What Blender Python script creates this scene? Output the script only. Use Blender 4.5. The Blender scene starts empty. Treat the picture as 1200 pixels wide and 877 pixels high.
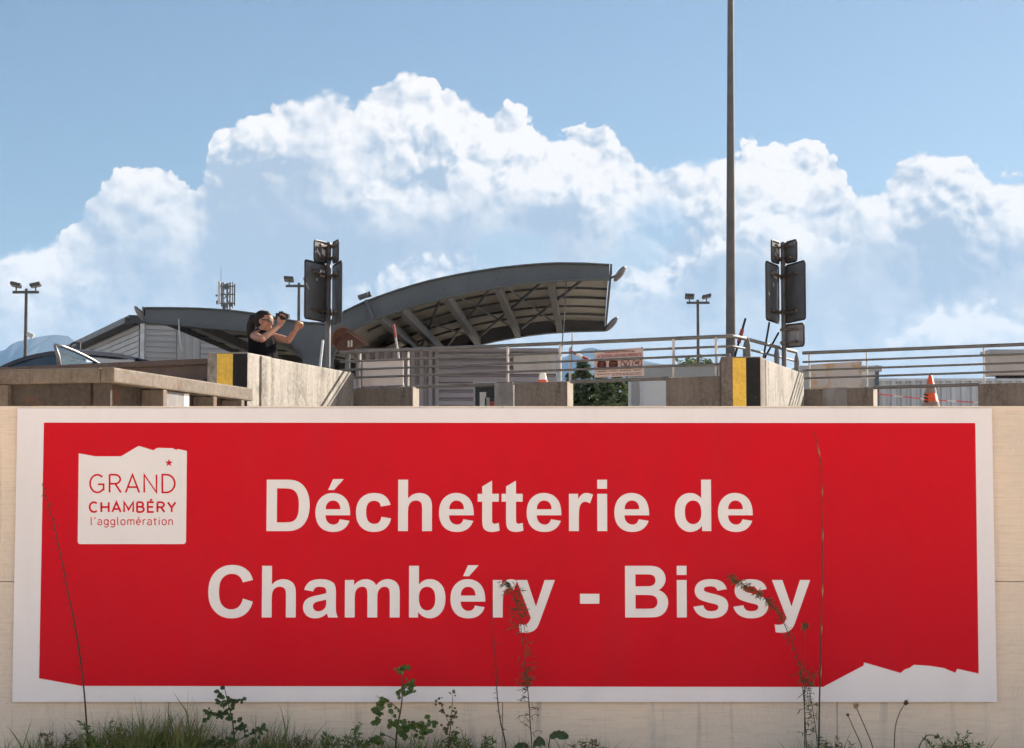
import bpy, bmesh, math, random
from mathutils import Vector, Matrix

random.seed(7)
SC = bpy.context.scene
COL = SC.collection
R = math.radians

# ---------------------------------------------------------------- camera
FOC = 2200.0                       # focal length in photo pixels (photo is 1200 wide)
PITCH = math.atan2(152.0, FOC)
CAMZ = 1.6
cam_d = bpy.data.cameras.new('camera')
cam = bpy.data.objects.new('camera', cam_d)
COL.objects.link(cam)
cam_d.sensor_width = 36.0
cam_d.lens = FOC / 1200.0 * 36.0
cam_d.clip_start = 0.1
cam_d.clip_end = 60000
cam.location = (0, 0, CAMZ)
cam.rotation_euler = (math.pi / 2 + PITCH, 0, 0)
SC.camera = cam

SC.view_settings.view_transform = 'Standard'
SC.view_settings.look = 'None'
SC.view_settings.gamma = 1
SC.view_settings.exposure = 1.63
SC.cycles.max_bounces = 5
SC.cycles.diffuse_bounces = 3
SC.cycles.use_adaptive_sampling = True
SC.cycles.adaptive_threshold = 0.03
SC.cycles.adaptive_min_samples = 8
SC.cycles.transparent_max_bounces = 16
SC.cycles.use_denoising = True

# ---------------------------------------------------------------- sun
SUN_AZ, SUN_EL = R(50), R(31)      # azimuth measured from +Y towards +X
sun_dir = Vector((math.sin(SUN_AZ) * math.cos(SUN_EL), math.cos(SUN_AZ) * math.cos(SUN_EL), math.sin(SUN_EL)))
sd = bpy.data.lights.new('sun', 'SUN')
sun = bpy.data.objects.new('sun', sd)
COL.objects.link(sun)
sd.energy = 5.0
sd.angle = R(0.55)
sd.color = (1.0, 0.90, 0.77)
sun.rotation_euler = (-sun_dir).to_track_quat('-Z', 'Y').to_euler()
sun.location = sun_dir * 60


# ---------------------------------------------------------------- node helper
class NT:
    def __init__(s, tree):
        s.t = tree
        s.n = tree.nodes
        s.l = tree.links

    def new(s, kind, **kw):
        n = s.n.new(kind)
        for k, v in kw.items():
            setattr(n, k, v)
        return n

    def put(s, sock, v):
        if isinstance(v, bpy.types.NodeSocket):
            s.l.new(v, sock)
        elif v is not None:
            sock.default_value = v

    def m(s, op, a, b=None, c=None, clamp=False):
        n = s.new('ShaderNodeMath', operation=op, use_clamp=clamp)
        s.put(n.inputs[0], a)
        s.put(n.inputs[1], b)
        s.put(n.inputs[2], c)
        return n.outputs[0]

    def vm(s, op, a, b=None, scale=None):
        n = s.new('ShaderNodeVectorMath', operation=op)
        s.put(n.inputs[0], a)
        s.put(n.inputs[1], b)
        if scale is not None:
            s.put(n.inputs['Scale'], scale)
        return n.outputs['Value'] if op in ('LENGTH', 'DOT_PRODUCT', 'DISTANCE') else n.outputs[0]

    def rng(s, v, a, b, c=0.0, d=1.0, smooth=False):
        n = s.new('ShaderNodeMapRange', interpolation_type='SMOOTHSTEP' if smooth else 'LINEAR')
        for i, x in enumerate((v, a, b, c, d)):
            s.put(n.inputs[i], x)
        return n.outputs[0]

    def noise(s, vec, scale, detail=4, rough=0.55, dist=0.0, color=False):
        n = s.new('ShaderNodeTexNoise')
        s.put(n.inputs['Vector'], vec)
        n.inputs['Scale'].default_value = scale
        n.inputs['Detail'].default_value = detail
        n.inputs['Roughness'].default_value = rough
        n.inputs['Distortion'].default_value = dist
        return n.outputs['Color'] if color else n.outputs['Fac']

    def mapping(s, vec, scale=(1, 1, 1), loc=(0, 0, 0)):
        n = s.new('ShaderNodeMapping')
        s.put(n.inputs['Vector'], vec)
        n.inputs['Scale'].default_value = scale
        n.inputs['Location'].default_value = loc
        return n.outputs[0]

    def mix(s, f, a, b, mode='MIX'):
        n = s.new('ShaderNodeMix', data_type='RGBA', blend_type=mode)
        s.put(n.inputs['Factor'], f)
        s.put(n.inputs[6], a if isinstance(a, bpy.types.NodeSocket) else (*a, 1))
        s.put(n.inputs[7], b if isinstance(b, bpy.types.NodeSocket) else (*b, 1))
        return n.outputs[2]


# ---------------------------------------------------------------- sky with cumulus clouds (by direction)
W = bpy.data.worlds.new('World')
SC.world = W
W.use_nodes = True
W.cycles.sampling_method = 'MANUAL'
W.cycles.sample_map_resolution = 1024
k = NT(W.node_tree)
for n_ in list(k.n):
    k.n.remove(n_)
sky = k.new('ShaderNodeTexSky', sky_type='NISHITA')
sky.sun_disc = False
sky.sun_elevation = SUN_EL
sky.sun_rotation = SUN_AZ
sky.altitude = 300
sky.air_density = 1.0
sky.dust_density = 0.8
sky.ozone_density = 2.0
tc = k.new('ShaderNodeTexCoord')
sep = k.new('ShaderNodeSeparateXYZ')
k.put(sep.inputs[0], tc.outputs['Generated'])
az = k.m('ARCTAN2', sep.outputs[0], sep.outputs[1])
el = k.m('ARCSINE', sep.outputs[2])
U = k.m('MULTIPLY', az, 22.0)              # one unit = 2.6 degrees
V = k.m('MULTIPLY', el, 22.0)              # height above the horizon, same unit
comb = k.new('ShaderNodeCombineXYZ')
k.put(comb.inputs[0], U)
k.put(comb.inputs[1], V)
uv = comb.outputs[0]


def curve(pts, u0, u1, v0, v1):
    fc = k.new('ShaderNodeFloatCurve')
    cm = fc.mapping
    c = cm.curves[0]
    pts = [((a - u0) / (u1 - u0), (b - v0) / (v1 - v0)) for a, b in pts]
    c.points[0].location = pts[0]
    c.points[1].location = pts[-1]
    for p in pts[1:-1]:
        c.points.new(*p)
    for p in c.points:
        p.handle_type = 'AUTO'
    cm.update()
    k.put(fc.inputs['Value'], k.rng(U, u0, u1))
    return k.m('MULTIPLY_ADD', fc.outputs[0], v1 - v0, v0)


def px(p):                                   # table values were read in degrees-like units of 1/100 of the picture grid
    return ((p[0] - 600) / 100.0, (590 - p[1]) / 100.0)


def voro(vec, scale, smooth=0.5):
    n = k.new('ShaderNodeTexVoronoi', feature='F1', voronoi_dimensions='2D')
    k.put(n.inputs['Vector'], vec)
    n.inputs['Scale'].default_value = scale
    return n.outputs['Distance']


dist = k.noise(uv, 1.3, 4, 0.6, color=True)
dv = k.vm('SUBTRACT', dist, (0.5, 0.5, 0.5))
uvd = k.vm('ADD', uv, k.vm('SCALE', dv, scale=0.38))


def billow(vec, octaves=4, fine=True):
    h = None
    coarse = None
    for i, (sc_, w_) in enumerate(((1.15, 0.62), (2.7, 0.34), (6.0, 0.17), (13.0, 0.085))[:octaves]):
        t = k.m('MULTIPLY', k.m('SUBTRACT', 0.46, voro(vec, sc_)), w_)
        h = t if h is None else k.m('ADD', h, t)
        coarse = h
    if not fine:
        return h
    f = k.noise(vec, 9.0, 4, 0.62)
    return k.m('ADD', h, k.m('MULTIPLY', k.m('SUBTRACT', f, 0.5), 0.26)), coarse


h0, h0c = billow(uvd)
h2 = billow(k.vm('ADD', uvd, (0.055, 0.09, 0)), 4, False)
crisp = k.noise(uvd, 5.0, 5, 0.68)
relief = k.m('ADD', k.m('MULTIPLY', k.m('SUBTRACT', h0c, h2), 3.3), k.m('MULTIPLY', k.m('SUBTRACT', crisp, 0.5), 0.55))
wisp = k.noise(uvd, 2.2, 5, 0.6)
wispc = k.m('SUBTRACT', wisp, 0.5)
lown = k.m('SUBTRACT', k.noise(uv, 0.55, 3, 0.5), 0.5)


def blobs(items):
    tot = None
    for (a, b, ra, rb, amp) in items:
        q = k.mapping(uvd, (100.0 / ra, 100.0 / rb, 0), (-(a - 600) / ra, -(590 - b) / rb, 0))
        d = k.vm('LENGTH', q)
        t = k.m('MULTIPLY', k.rng(d, 1.0, 0.0, 0, 1, True), amp)
        tot = t if tot is None else k.m('ADD', tot, t)
    return tot


topA = curve([px(p) for p in [(-500, 300), (-200, 330), (0, 292), (55, 290), (88, 266), (112, 240), (150, 216), (205, 212), (232, 212), (247, 160),
                              (290, 135), (345, 120), (400, 124), (440, 112), (490, 100), (530, 108), (548, 138), (600, 142), (650, 152),
                              (700, 158), (735, 182), (775, 206), (815, 196), (860, 176), (920, 172), (960, 184), (985, 206), (1012, 218), (1045, 204),
                              (1080, 196), (1130, 200), (1165, 214), (1200, 206), (1400, 180), (1700, 240)]], -11, 11, -1, 7)
away = k.rng(k.m('ABSOLUTE', U), 8, 14, 0, 1, True)           # out of view: varying cloud bank, made taller to add fill light
topA = k.m('ADD', topA, k.m('MULTIPLY', away, k.m('MULTIPLY_ADD', k.noise(uv, 0.16, 2, 0.5), 16.0, -2.0)))
sA = k.m('ADD', k.m('SUBTRACT', topA, V), k.m('MULTIPLY', h0, 0.62))
softn = k.noise(uv, 0.75, 2, 0.5)
covA = k.rng(sA, 0.0, k.rng(softn, 0.48, 0.70, 0.04, 0.28, True), 0, 1, True)
hole = blobs([(90, 195, 60, 25, 0.0), (775, 262, 75, 55, 0.75), (600, 296, 110, 40, 0.8), (110, 265, 30, 45, 0.6), (1010, 195, 50, 60, 0.4),
              (740, 305, 80, 50, 0.55)])
holec = k.m('SUBTRACT', 1.0, k.rng(k.m('ADD', hole, k.m('MULTIPLY', wispc, 0.9)), 0.22, 0.66, 0, 0.6, True))

topB = curve([px(p) for p in [(-500, 330), (0, 300), (45, 285), (75, 330), (150, 372), (280, 392), (380, 352), (430, 322), (500, 300), (540, 290), (575, 350),
                              (660, 365), (715, 338), (755, 318), (800, 292), (850, 278), (900, 262), (960, 272), (1000, 300), (1020, 380),
                              (1060, 392), (1100, 362), (1150, 366), (1200, 385), (1700, 400)]], -11, 11, -1, 7)
sB = k.m('ADD', k.m('SUBTRACT', topB, V), k.m('MULTIPLY', h0, 0.60))
patchB = k.rng(k.m('ADD', k.noise(uv, 0.9, 3, 0.5), blobs([(900, 270, 260, 60, 0.3), (480, 320, 130, 50, 0.3), (60, 300, 120, 60, 0.3), (760, 310, 80, 50, 0.25),
                                                      (1120, 380, 140, 50, 0.25), (220, 370, 170, 60, -0.5), (640, 360, 120, 40, -0.3), (1015, 340, 40, 70, -0.6)])), 0.42, 0.68, 0, 1, True)
rimB = k.m('MULTIPLY', k.m('MULTIPLY', k.rng(sB, 0.0, 0.10, 0, 1, True), k.rng(sB, 0.10, 0.85, 1, 0, True)), patchB)
rimA = k.rng(sA, 0.12, 1.15, 1, 0, True)
bright = blobs([(490, 160, 200, 85, 0.52), (640, 185, 150, 75, 0.50), (560, 200, 150, 80, 0.25), (720, 225, 120, 60, 0.40), (900, 225, 150, 85, 0.60),
                (1120, 225, 120, 50, 0.30), (1180, 265, 60, 50, 0.40), (1060, 255, 40, 50, 0.45), (160, 222, 80, 34, 0.30), (430, 230, 150, 50, 0.30),
                (50, 340, 140, 60, 0.35), (1115, 385, 120, 40, 0.35), (640, 215, 75, 26, 0.3)])
dark = blobs([(270, 285, 230, 110, 0.48), (300, 215, 100, 60, 0.26), (640, 252, 56, 40, 0.70), (470, 285, 190, 60, 0.24), (400, 310, 150, 60, 0.2),
              (1080, 290, 130, 80, 0.30), (1080, 345, 200, 60, 0.25), (830, 330, 200, 50, 0.15)])
fold = k.m('SUBTRACT', k.noise(uvd, 1.1, 4, 0.58), 0.5)
wh = k.m('ADD', k.m('MULTIPLY', rimA, 0.50), k.m('MULTIPLY', rimB, 0.55))
wh = k.m('ADD', wh, bright)
wh = k.m('SUBTRACT', wh, dark)
relf = k.m('MAXIMUM', k.m('MAXIMUM', k.rng(sA, 0.2, 1.7, 1, 0.0, True), rimB), k.rng(bright, 0.0, 0.5, 0.16, 1.0))
wh = k.m('ADD', wh, k.m('MULTIPLY', relief, k.m('MULTIPLY', relf, k.rng(lown, -0.16, 0.16, 1.7, 0.55))))
wh = k.m('ADD', wh, k.m('MULTIPLY', wispc, k.m('MULTIPLY_ADD', relf, 0.55, 0.35)))
wh = k.m('ADD', wh, k.m('MULTIPLY', fold, k.m('MULTIPLY_ADD', relf, 1.3, 0.7)))
wh = k.m('ADD', wh, k.m('MULTIPLY', lown, 0.35))
wh = k.m('ADD', wh, k.rng(V, 2.9, 1.5, 0.16, 0.34, True))
whs = k.rng(wh, -0.2, 1.05, 0, 1, False)
ramp = k.new('ShaderNodeValToRGB')
k.put(ramp.inputs[0], whs)
e = ramp.color_ramp.elements
e[0].position = 0.0
e[0].color = (0.44, 0.525, 0.63, 1)
e[1].position = 1.0
e[1].color = (1.06, 1.0, 0.94, 1)
for pos, c_ in ((0.30, (0.60, 0.655, 0.715, 1)), (0.55, (0.77, 0.785, 0.80, 1)), (0.80, (0.93, 0.905, 0.89, 1))):
    x = e.new(pos)
    x.color = c_
cov = k.m('MULTIPLY', covA, holec)
fadeB = k.rng(V, 1.2, 3.2, 0.86, 0.97, True)                   # the bank thins a little towards the horizon
cov = k.m('MULTIPLY', cov, fadeB)
bg1 = k.new('ShaderNodeBackground')
hs = k.new('ShaderNodeHueSaturation')
hs.inputs['Saturation'].default_value = 0.86
k.put(hs.inputs['Color'], sky.outputs[0])
k.put(bg1.inputs['Color'], k.mix(1.0, hs.outputs[0], (0.60, 0.655, 0.675), 'MULTIPLY'))
bg1.inputs['Strength'].default_value = 0.050
bg2 = k.new('ShaderNodeBackground')
k.put(bg2.inputs['Color'], ramp.outputs[0])
k.put(bg2.inputs['Strength'], k.m('MULTIPLY_ADD', away, 0.22, 0.345))      # out-of-view cloud brightened as added fill light
mx = k.new('ShaderNodeMixShader')
k.put(mx.inputs[0], cov)
k.l.new(bg1.outputs[0], mx.inputs[1])
k.l.new(bg2.outputs[0], mx.inputs[2])
wo = k.new('ShaderNodeOutputWorld')
k.l.new(mx.outputs[0], wo.inputs[0])

# ---------------------------------------------------------------- geometry helpers
_c, _s = math.cos(PITCH), math.sin(PITCH)


def P(x, y, Y):
    """Where the sight line through photo pixel (x, y) crosses the vertical plane at distance Y."""
    a, b = (x - 600.0) / FOC, -(y - 438.5) / FOC
    fy, fz = _c - _s * b, _s + _c * b
    return Vector((a / fy * Y, Y, CAMZ + fz / fy * Y))


def rot_to(d, up=Vector((0, 0, 1))):
    d = Vector(d).normalized()
    if abs(d.dot(up)) > 0.999:
        up = Vector((0, 1, 0))
    x = d.cross(up).normalized()
    return x, x.cross(d).normalized(), d


class MB:
    def __init__(s):
        s.v, s.f = [], []

    def add(s, vs, fs):
        o = len(s.v)
        s.v += [Vector(q) for q in vs]
        s.f += [tuple(i + o for i in q) for q in fs]
        return s

    def box(s, c, d, rz=0.0, mat=None):
        c = Vector(c)
        M = Matrix.Rotation(rz, 3, 'Z') if mat is None else mat
        vs = [c + M @ Vector((i * d[0] / 2, j * d[1] / 2, l * d[2] / 2)) for i in (-1, 1) for j in (-1, 1) for l in (-1, 1)]
        return s.add(vs, [(0, 1, 3, 2), (4, 6, 7, 5), (0, 4, 5, 1), (2, 3, 7, 6), (0, 2, 6, 4), (1, 5, 7, 3)])

    def beam(s, a, b, w, h, up=Vector((0, 0, 1))):
        a, b = Vector(a), Vector(b)
        x, y, d = rot_to(b - a, up)
        vs = [q + x * (i * w / 2) + y * (j * h / 2) for q in (a, b) for i, j in ((-1, -1), (1, -1), (1, 1), (-1, 1))]
        return s.add(vs, [(3, 2, 1, 0), (4, 5, 6, 7), (0, 1, 5, 4), (1, 2, 6, 5), (2, 3, 7, 6), (3, 0, 4, 7)])

    def tube(s, pts, r, n=8, cap=True):
        pts = [Vector(p) for p in pts]
        rs = r if isinstance(r, (list, tuple)) else [r] * len(pts)
        vs, fs = [], []
        ref = None
        for i, p in enumerate(pts):
            d = (pts[min(i + 1, len(pts) - 1)] - pts[max(i - 1, 0)]).normalized()
            if ref is None:
                ref = rot_to(d)[0]
            x = (ref - d * ref.dot(d)).normalized()
            ref = x
            y = d.cross(x)
            for q in range(n):
                a = 2 * math.pi * q / n
                vs.append(p + (x * math.cos(a) + y * math.sin(a)) * rs[i])
        for i in range(len(pts) - 1):
            for q in range(n):
                fs.append((i * n + q, i * n + (q + 1) % n, (i + 1) * n + (q + 1) % n, (i + 1) * n + q))
        if cap:
            fs.append(tuple(range(n - 1, -1, -1)))
            fs.append(tuple((len(pts) - 1) * n + q for q in range(n)))
        return s.add(vs, fs)

    def prism(s, poly, vec):
        vec = Vector(vec)
        n = len(poly)
        vs = [Vector(p) for p in poly] + [Vector(p) + vec for p in poly]
        return s.add(vs, [tuple(range(n - 1, -1, -1)), tuple(range(n, 2 * n))] + [(i, (i + 1) % n, n + (i + 1) % n, n + i) for i in range(n)])

    def lathe(s, prof, c, axis=(0, 0, 1), n=20):
        x, y, d = rot_to(axis)
        c = Vector(c)
        vs, fs = [], []
        for r, h in prof:
            for q in range(n):
                a = 2 * math.pi * q / n
                vs.append(c + d * h + (x * math.cos(a) + y * math.sin(a)) * max(r, 1e-5))
        for i in range(len(prof) - 1):
            for q in range(n):
                fs.append((i * n + q, i * n + (q + 1) % n, (i + 1) * n + (q + 1) % n, (i + 1) * n + q))
        return s.add(vs, fs)

    def ball(s, c, r, n=10, m=7):
        r = r if isinstance(r, (tuple, list)) else (r, r, r)
        c = Vector(c)
        vs, fs = [], []
        for i in range(m + 1):
            t = math.pi * i / m
            for q in range(n):
                a = 2 * math.pi * q / n
                vs.append(c + Vector((r[0] * math.sin(t) * math.cos(a), r[1] * math.sin(t) * math.sin(a), r[2] * math.cos(t))))
        for i in range(m):
            for q in range(n):
                fs.append((i * n + q, (i + 1) * n + q, (i + 1) * n + (q + 1) % n, i * n + (q + 1) % n))
        return s.add(vs, fs)

    def leaf(s, p, d, L, w, nrm=None, fold=0.25):
        p, d = Vector(p), Vector(d).normalized()
        nrm = Vector(nrm) if nrm is not None else Vector((random.uniform(-1, 1), -1, random.uniform(-.3, 1)))
        x = d.cross(nrm)
        if x.length < 1e-4:
            x = d.cross(Vector((0, 0, 1)))
        x.normalize()
        n2 = x.cross(d)
        b = p + d * L * 0.45
        return s.add([p, b + x * w / 2 + n2 * w * fold, p + d * L - n2 * L * 0.08, b - x * w / 2 + n2 * w * fold, b], [(0, 1, 4), (4, 1, 2), (0, 4, 3), (4, 2, 3)])

    def blade(s, p, d, L, w, bend, n=5):
        p, d = Vector(p), Vector(d).normalized()
        side = d.cross(Vector((bend[0], bend[1], 0.01))).normalized()
        if side.length < .5:
            side = Vector((1, 0, 0))
        side = (side + Vector((1, 0.1, 0))).normalized()
        vs, fs = [], []
        q = p.copy()
        for i in range(n + 1):
            t = i / n
            ww = w * (1 - t ** 1.6) * 0.5 + 0.0003
            vs += [q - side * ww, q + side * ww]
            d = (d + Vector(bend) * (0.9 / n) * (0.4 + t)).normalized()
            q = q + d * L / n
        for i in range(n):
            fs.append((2 * i, 2 * i + 1, 2 * i + 3, 2 * i + 2))
        return s.add(vs, fs)

    def build(s, name, mat, parent=None, origin=None, smooth=False, bevel=0.0, recalc=True):
        if parent is not None:
            base = wloc(parent)
            off = Vector((0, 0, 0))
        else:
            if origin is None:
                xs = [v.x for v in s.v]; ys = [v.y for v in s.v]; zs = [v.z for v in s.v]
                origin = ((min(xs) + max(xs)) / 2, (min(ys) + max(ys)) / 2, min(zs))
            base = Vector(origin)
            off = base
        me = bpy.data.meshes.new(name)
        me.from_pydata([tuple(v - base) for v in s.v], [], s.f)
        if recalc or bevel:
            bm = bmesh.new()
            bm.from_mesh(me)
            if recalc:
                bmesh.ops.recalc_face_normals(bm, faces=bm.faces)
            if bevel:
                ed = [e_ for e_ in bm.edges if len(e_.link_faces) == 2 and e_.calc_face_angle(0) > R(35)]
                bmesh.ops.bevel(bm, geom=ed, offset=bevel, segments=2, affect='EDGES', profile=0.6, clamp_overlap=True)
            bm.to_mesh(me)
            bm.free()
        if smooth:
            me.polygons.foreach_set('use_smooth', [True] * len(me.polygons))
            if smooth is not True:
                me.set_sharp_from_angle(angle=R(smooth))
        for m_ in (mat if isinstance(mat, (list, tuple)) else [mat]):
            me.materials.append(m_)
        o = bpy.data.objects.new(name, me)
        COL.objects.link(o)
        if parent is not None:
            o.parent = parent
        else:
            o.location = off
        return o


def wloc(o):
    v = Vector(o.location)
    while o.parent is not None:
        o = o.parent
        v = v + Vector(o.location)
    return v


def tag(o, label=None, cat=None, group=None, kind=None):
    for k_, v_ in (('label', label), ('category', cat), ('group', group), ('kind', kind)):
        if v_:
            o[k_] = v_
    return o


def thing(name, loc, label, cat, group=None):
    o = bpy.data.objects.new(name, None)
    COL.objects.link(o)
    o.location = loc
    o.empty_display_size = 0.2
    return tag(o, label, cat, group)


def dup(o, parent=None, label=None, loc=None, rz=None):
    c = o.copy()
    COL.objects.link(c)
    if parent is not None:
        c.parent = parent
    if label:
        c['label'] = label
    if loc is not None:
        c.location = loc
    if rz is not None:
        c.rotation_euler = (0, 0, rz)
    for ch in list(o.children):
        dup(ch, c)
    return c


# ---------------------------------------------------------------- materials
def mat(name, col, rough=0.6, metal=0.0, col2=None, scale=3.0, detail=6, amount=1.0, streak=None, spots=None, bump=0.0, bscale=40.0, spec=0.5, coat=0.0, trans=0.0, alpha=1.0,
        translucent=0.0):
    m = bpy.data.materials.new(name)
    m.use_nodes = True
    t = NT(m.node_tree)
    b = t.n['Principled BSDF']
    b.inputs['Roughness'].default_value = rough
    b.inputs['Metallic'].default_value = metal
    b.inputs['Specular IOR Level'].default_value = spec
    b.inputs['Coat Weight'].default_value = coat
    b.inputs['Transmission Weight'].default_value = trans
    b.inputs['Alpha'].default_value = alpha
    oc = t.new('ShaderNodeTexCoord').outputs['Object']
    col2 = col2 or tuple(c * 0.72 for c in col)
    f = t.rng(t.noise(oc, scale, detail, 0.62, 0.3), 0.33, 0.68, 0, amount, True)
    c = t.mix(f, col, col2)
    if streak:                                       # run-off stains: noise drawn out downwards
        sc_, sx, strength = streak[1], streak[2], streak[3]
        n = t.noise(t.mapping(oc, (sx, sx, sx * 0.13)), sc_, 6, 0.66, 0.4)
        c = t.mix(t.rng(n, 0.47, 0.72, 0, strength, True), c, streak[0])
        if bump:                                     # rough cast or rusty things: finer runs and grain on top
            n = t.noise(t.mapping(oc, (sx * 3.2, sx * 3.2, sx * 0.22)), sc_, 4, 0.6, 0.2)
            c = t.mix(t.rng(n, 0.46, 0.74, 0, strength * 0.75, True), c, streak[0])
            n = t.noise(oc, 26, 4, 0.7)
            c = t.mix(t.rng(n, 0.35, 0.7, 0.0, 0.45, True), c, tuple(min(1, q * 1.45) for q in col))
    if spots:
        n = t.noise(oc, spots[1], 4, 0.6, 0.5)
        c = t.mix(t.rng(n, spots[2], spots[2] + 0.10, 0, spots[3], True), c, spots[0])
    t.put(b.inputs['Base Color'], c)
    rr = t.noise(oc, scale * 2.3, 4, 0.5)
    t.put(b.inputs['Roughness'], t.rng(rr, 0.3, 0.7, max(rough - 0.08, 0.02), min(rough + 0.08, 1)))
    if bump:
        bn = t.new('ShaderNodeBump')
        bn.inputs['Strength'].default_value = bump
        bn.inputs['Distance'].default_value = 0.01
        t.put(bn.inputs['Height'], t.noise(oc, bscale, 6, 0.65))
        t.put(b.inputs['Normal'], bn.outputs[0])
    if translucent:
        tr = t.new('ShaderNodeBsdfTranslucent')
        t.put(tr.inputs['Color'], c)
        ms = t.new('ShaderNodeMixShader')
        ms.inputs[0].default_value = translucent
        t.l.new(b.outputs[0], ms.inputs[1])
        t.l.new(tr.outputs[0], ms.inputs[2])
        t.l.new(ms.outputs[0], t.n['Material Output'].inputs['Surface'])
    return m


M = {}
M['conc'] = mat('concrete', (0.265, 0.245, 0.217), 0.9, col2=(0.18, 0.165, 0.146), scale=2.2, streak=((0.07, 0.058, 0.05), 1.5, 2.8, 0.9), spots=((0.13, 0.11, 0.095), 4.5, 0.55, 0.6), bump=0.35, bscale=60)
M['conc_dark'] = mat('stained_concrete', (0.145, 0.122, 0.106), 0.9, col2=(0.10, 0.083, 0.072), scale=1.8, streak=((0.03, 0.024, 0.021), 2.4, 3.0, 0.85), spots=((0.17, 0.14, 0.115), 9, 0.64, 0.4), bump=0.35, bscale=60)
M['conc_sun_tint'] = mat('sun_tinted_concrete', (0.42, 0.37, 0.31), 0.9, col2=(0.33, 0.285, 0.235), scale=3, spots=((0.2, 0.16, 0.13), 14, 0.66, 0.6), bump=0.3, bscale=60)  # parapet concrete with sunlight put into its colour, for the end faces
M['yellow'] = mat('yellow_paint', (0.62, 0.40, 0.045), 0.6, col2=(0.52, 0.33, 0.04), scale=6, spots=((0.20, 0.17, 0.13), 26, 0.63, 0.8), streak=((0.25, 0.18, 0.05), 3, 6, 0.3), bump=0.15)
M['black'] = mat('black_paint', (0.009, 0.009, 0.011), 0.7, spec=0.2, col2=(0.017, 0.016, 0.018), scale=6, spots=((0.10, 0.095, 0.09), 22, 0.66, 0.6), bump=0.15)
M['sign_white'] = mat('sign_white', (0.86, 0.80, 0.79), 0.5, col2=(0.83, 0.77, 0.76), scale=0.9, streak=((0.68, 0.62, 0.6), 1.4, 2.2, 0.22), spots=((0.3, 0.24, 0.2), 38, 0.80, 0.6))
M['sign_red'] = mat('sign_red', (0.66, 0.0065, 0.017), 0.6, spec=0.10, col2=(0.62, 0.007, 0.018), scale=0.8, streak=((0.53, 0.016, 0.028), 1.2, 2.0, 0.3), spots=((0.75, 0.25, 0.22), 30, 0.83, 0.35))
M['letter'] = mat('letter_white', (0.86, 0.80, 0.775), 0.5, col2=(0.83, 0.77, 0.745), scale=1.5)
M['galv'] = mat('galvanised_steel', (0.42, 0.42, 0.42), 0.42, 0.75, col2=(0.30, 0.30, 0.30), scale=9, spots=((0.18, 0.13, 0.1), 12, 0.68, 0.5))
M['rail'] = mat('rail_steel', (0.145, 0.14, 0.134), 0.55, 0.2, col2=(0.10, 0.093, 0.088), scale=6, spots=((0.14, 0.085, 0.06), 9, 0.66, 0.6))
M['rail_post'] = mat('white_post_paint', (0.48, 0.465, 0.43), 0.5, col2=(0.36, 0.33, 0.30), scale=7, spots=((0.2, 0.13, 0.09), 16, 0.7, 0.6))
M['post'] = mat('sign_post_steel', (0.14, 0.133, 0.13), 0.55, 0.2, col2=(0.10, 0.093, 0.09), scale=6, spots=((0.13, 0.075, 0.05), 8, 0.66, 0.5))
M['bracket'] = mat('rusty_bracket', (0.12, 0.095, 0.085), 0.6, 0.3, col2=(0.085, 0.065, 0.057), scale=12)
M['panel_back'] = mat('dark_panel_back', (0.125, 0.137, 0.155), 0.42, 0.1, col2=(0.095, 0.104, 0.12), scale=3, spots=((0.3, 0.3, 0.3), 8, 0.76, 0.35))
M['panel_rim'] = mat('panel_rim', (0.02, 0.021, 0.024), 0.5, 0.1)
M['panel_face'] = mat('panel_face_white', (0.7, 0.7, 0.7), 0.35)
M['mast'] = mat('mast_grey', (0.085, 0.082, 0.084), 0.6, 0.2, col2=(0.065, 0.062, 0.064), scale=5, spots=((0.22, 0.2, 0.19), 16, 0.63, 0.35))
M['canopy'] = mat('canopy_grey_paint', (0.095, 0.108, 0.12), 0.55, 0.0, spec=0.3, col2=(0.08, 0.09, 0.10), scale=1.2, streak=((0.08, 0.08, 0.085), 1.2, 1.0, 0.4))
M['canopy_dark'] = mat('canopy_dark_paint', (0.07, 0.075, 0.08), 0.5, 0.1, scale=1.2)
M['rib'] = mat('rib_paint', (0.11, 0.108, 0.105), 0.55, 0.0, scale=2)
M['cream'] = mat('cream_deck', (0.31, 0.287, 0.235), 0.6, col2=(0.25, 0.23, 0.19), scale=0.8, streak=((0.36, 0.3, 0.22), 1.0, 0.8, 0.5))
M['clad'] = mat('grey_cladding', (0.34, 0.33, 0.33), 0.5, 0.15, col2=(0.29, 0.28, 0.28), scale=0.5)
M['clad_mauve'] = mat('mauve_cladding', (0.36, 0.325, 0.36), 0.55, 0.1, col2=(0.31, 0.28, 0.31), scale=0.5)
M['trim_dark'] = mat('dark_trim', (0.035, 0.038, 0.043), 0.5, 0.2)
M['trim_light'] = mat('light_trim', (0.55, 0.55, 0.56), 0.5, 0.1)
M['pale'] = mat('pale_board', (0.62, 0.57, 0.56), 0.6, col2=(0.54, 0.49, 0.475), scale=2, streak=((0.4, 0.34, 0.3), 1.6, 2, 0.35))
M['render_white'] = mat('white_render', (0.62, 0.61, 0.60), 0.85, col2=(0.53, 0.52, 0.51), scale=0.4, streak=((0.38, 0.37, 0.36), 1.0, 0.6, 0.4))
M['render_grey'] = mat('grey_render', (0.34, 0.335, 0.33), 0.85, col2=(0.29, 0.285, 0.28), scale=0.4)
M['glass'] = mat('dark_window_glass', (0.012, 0.013, 0.015), 0.25, spec=0.25)
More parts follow.
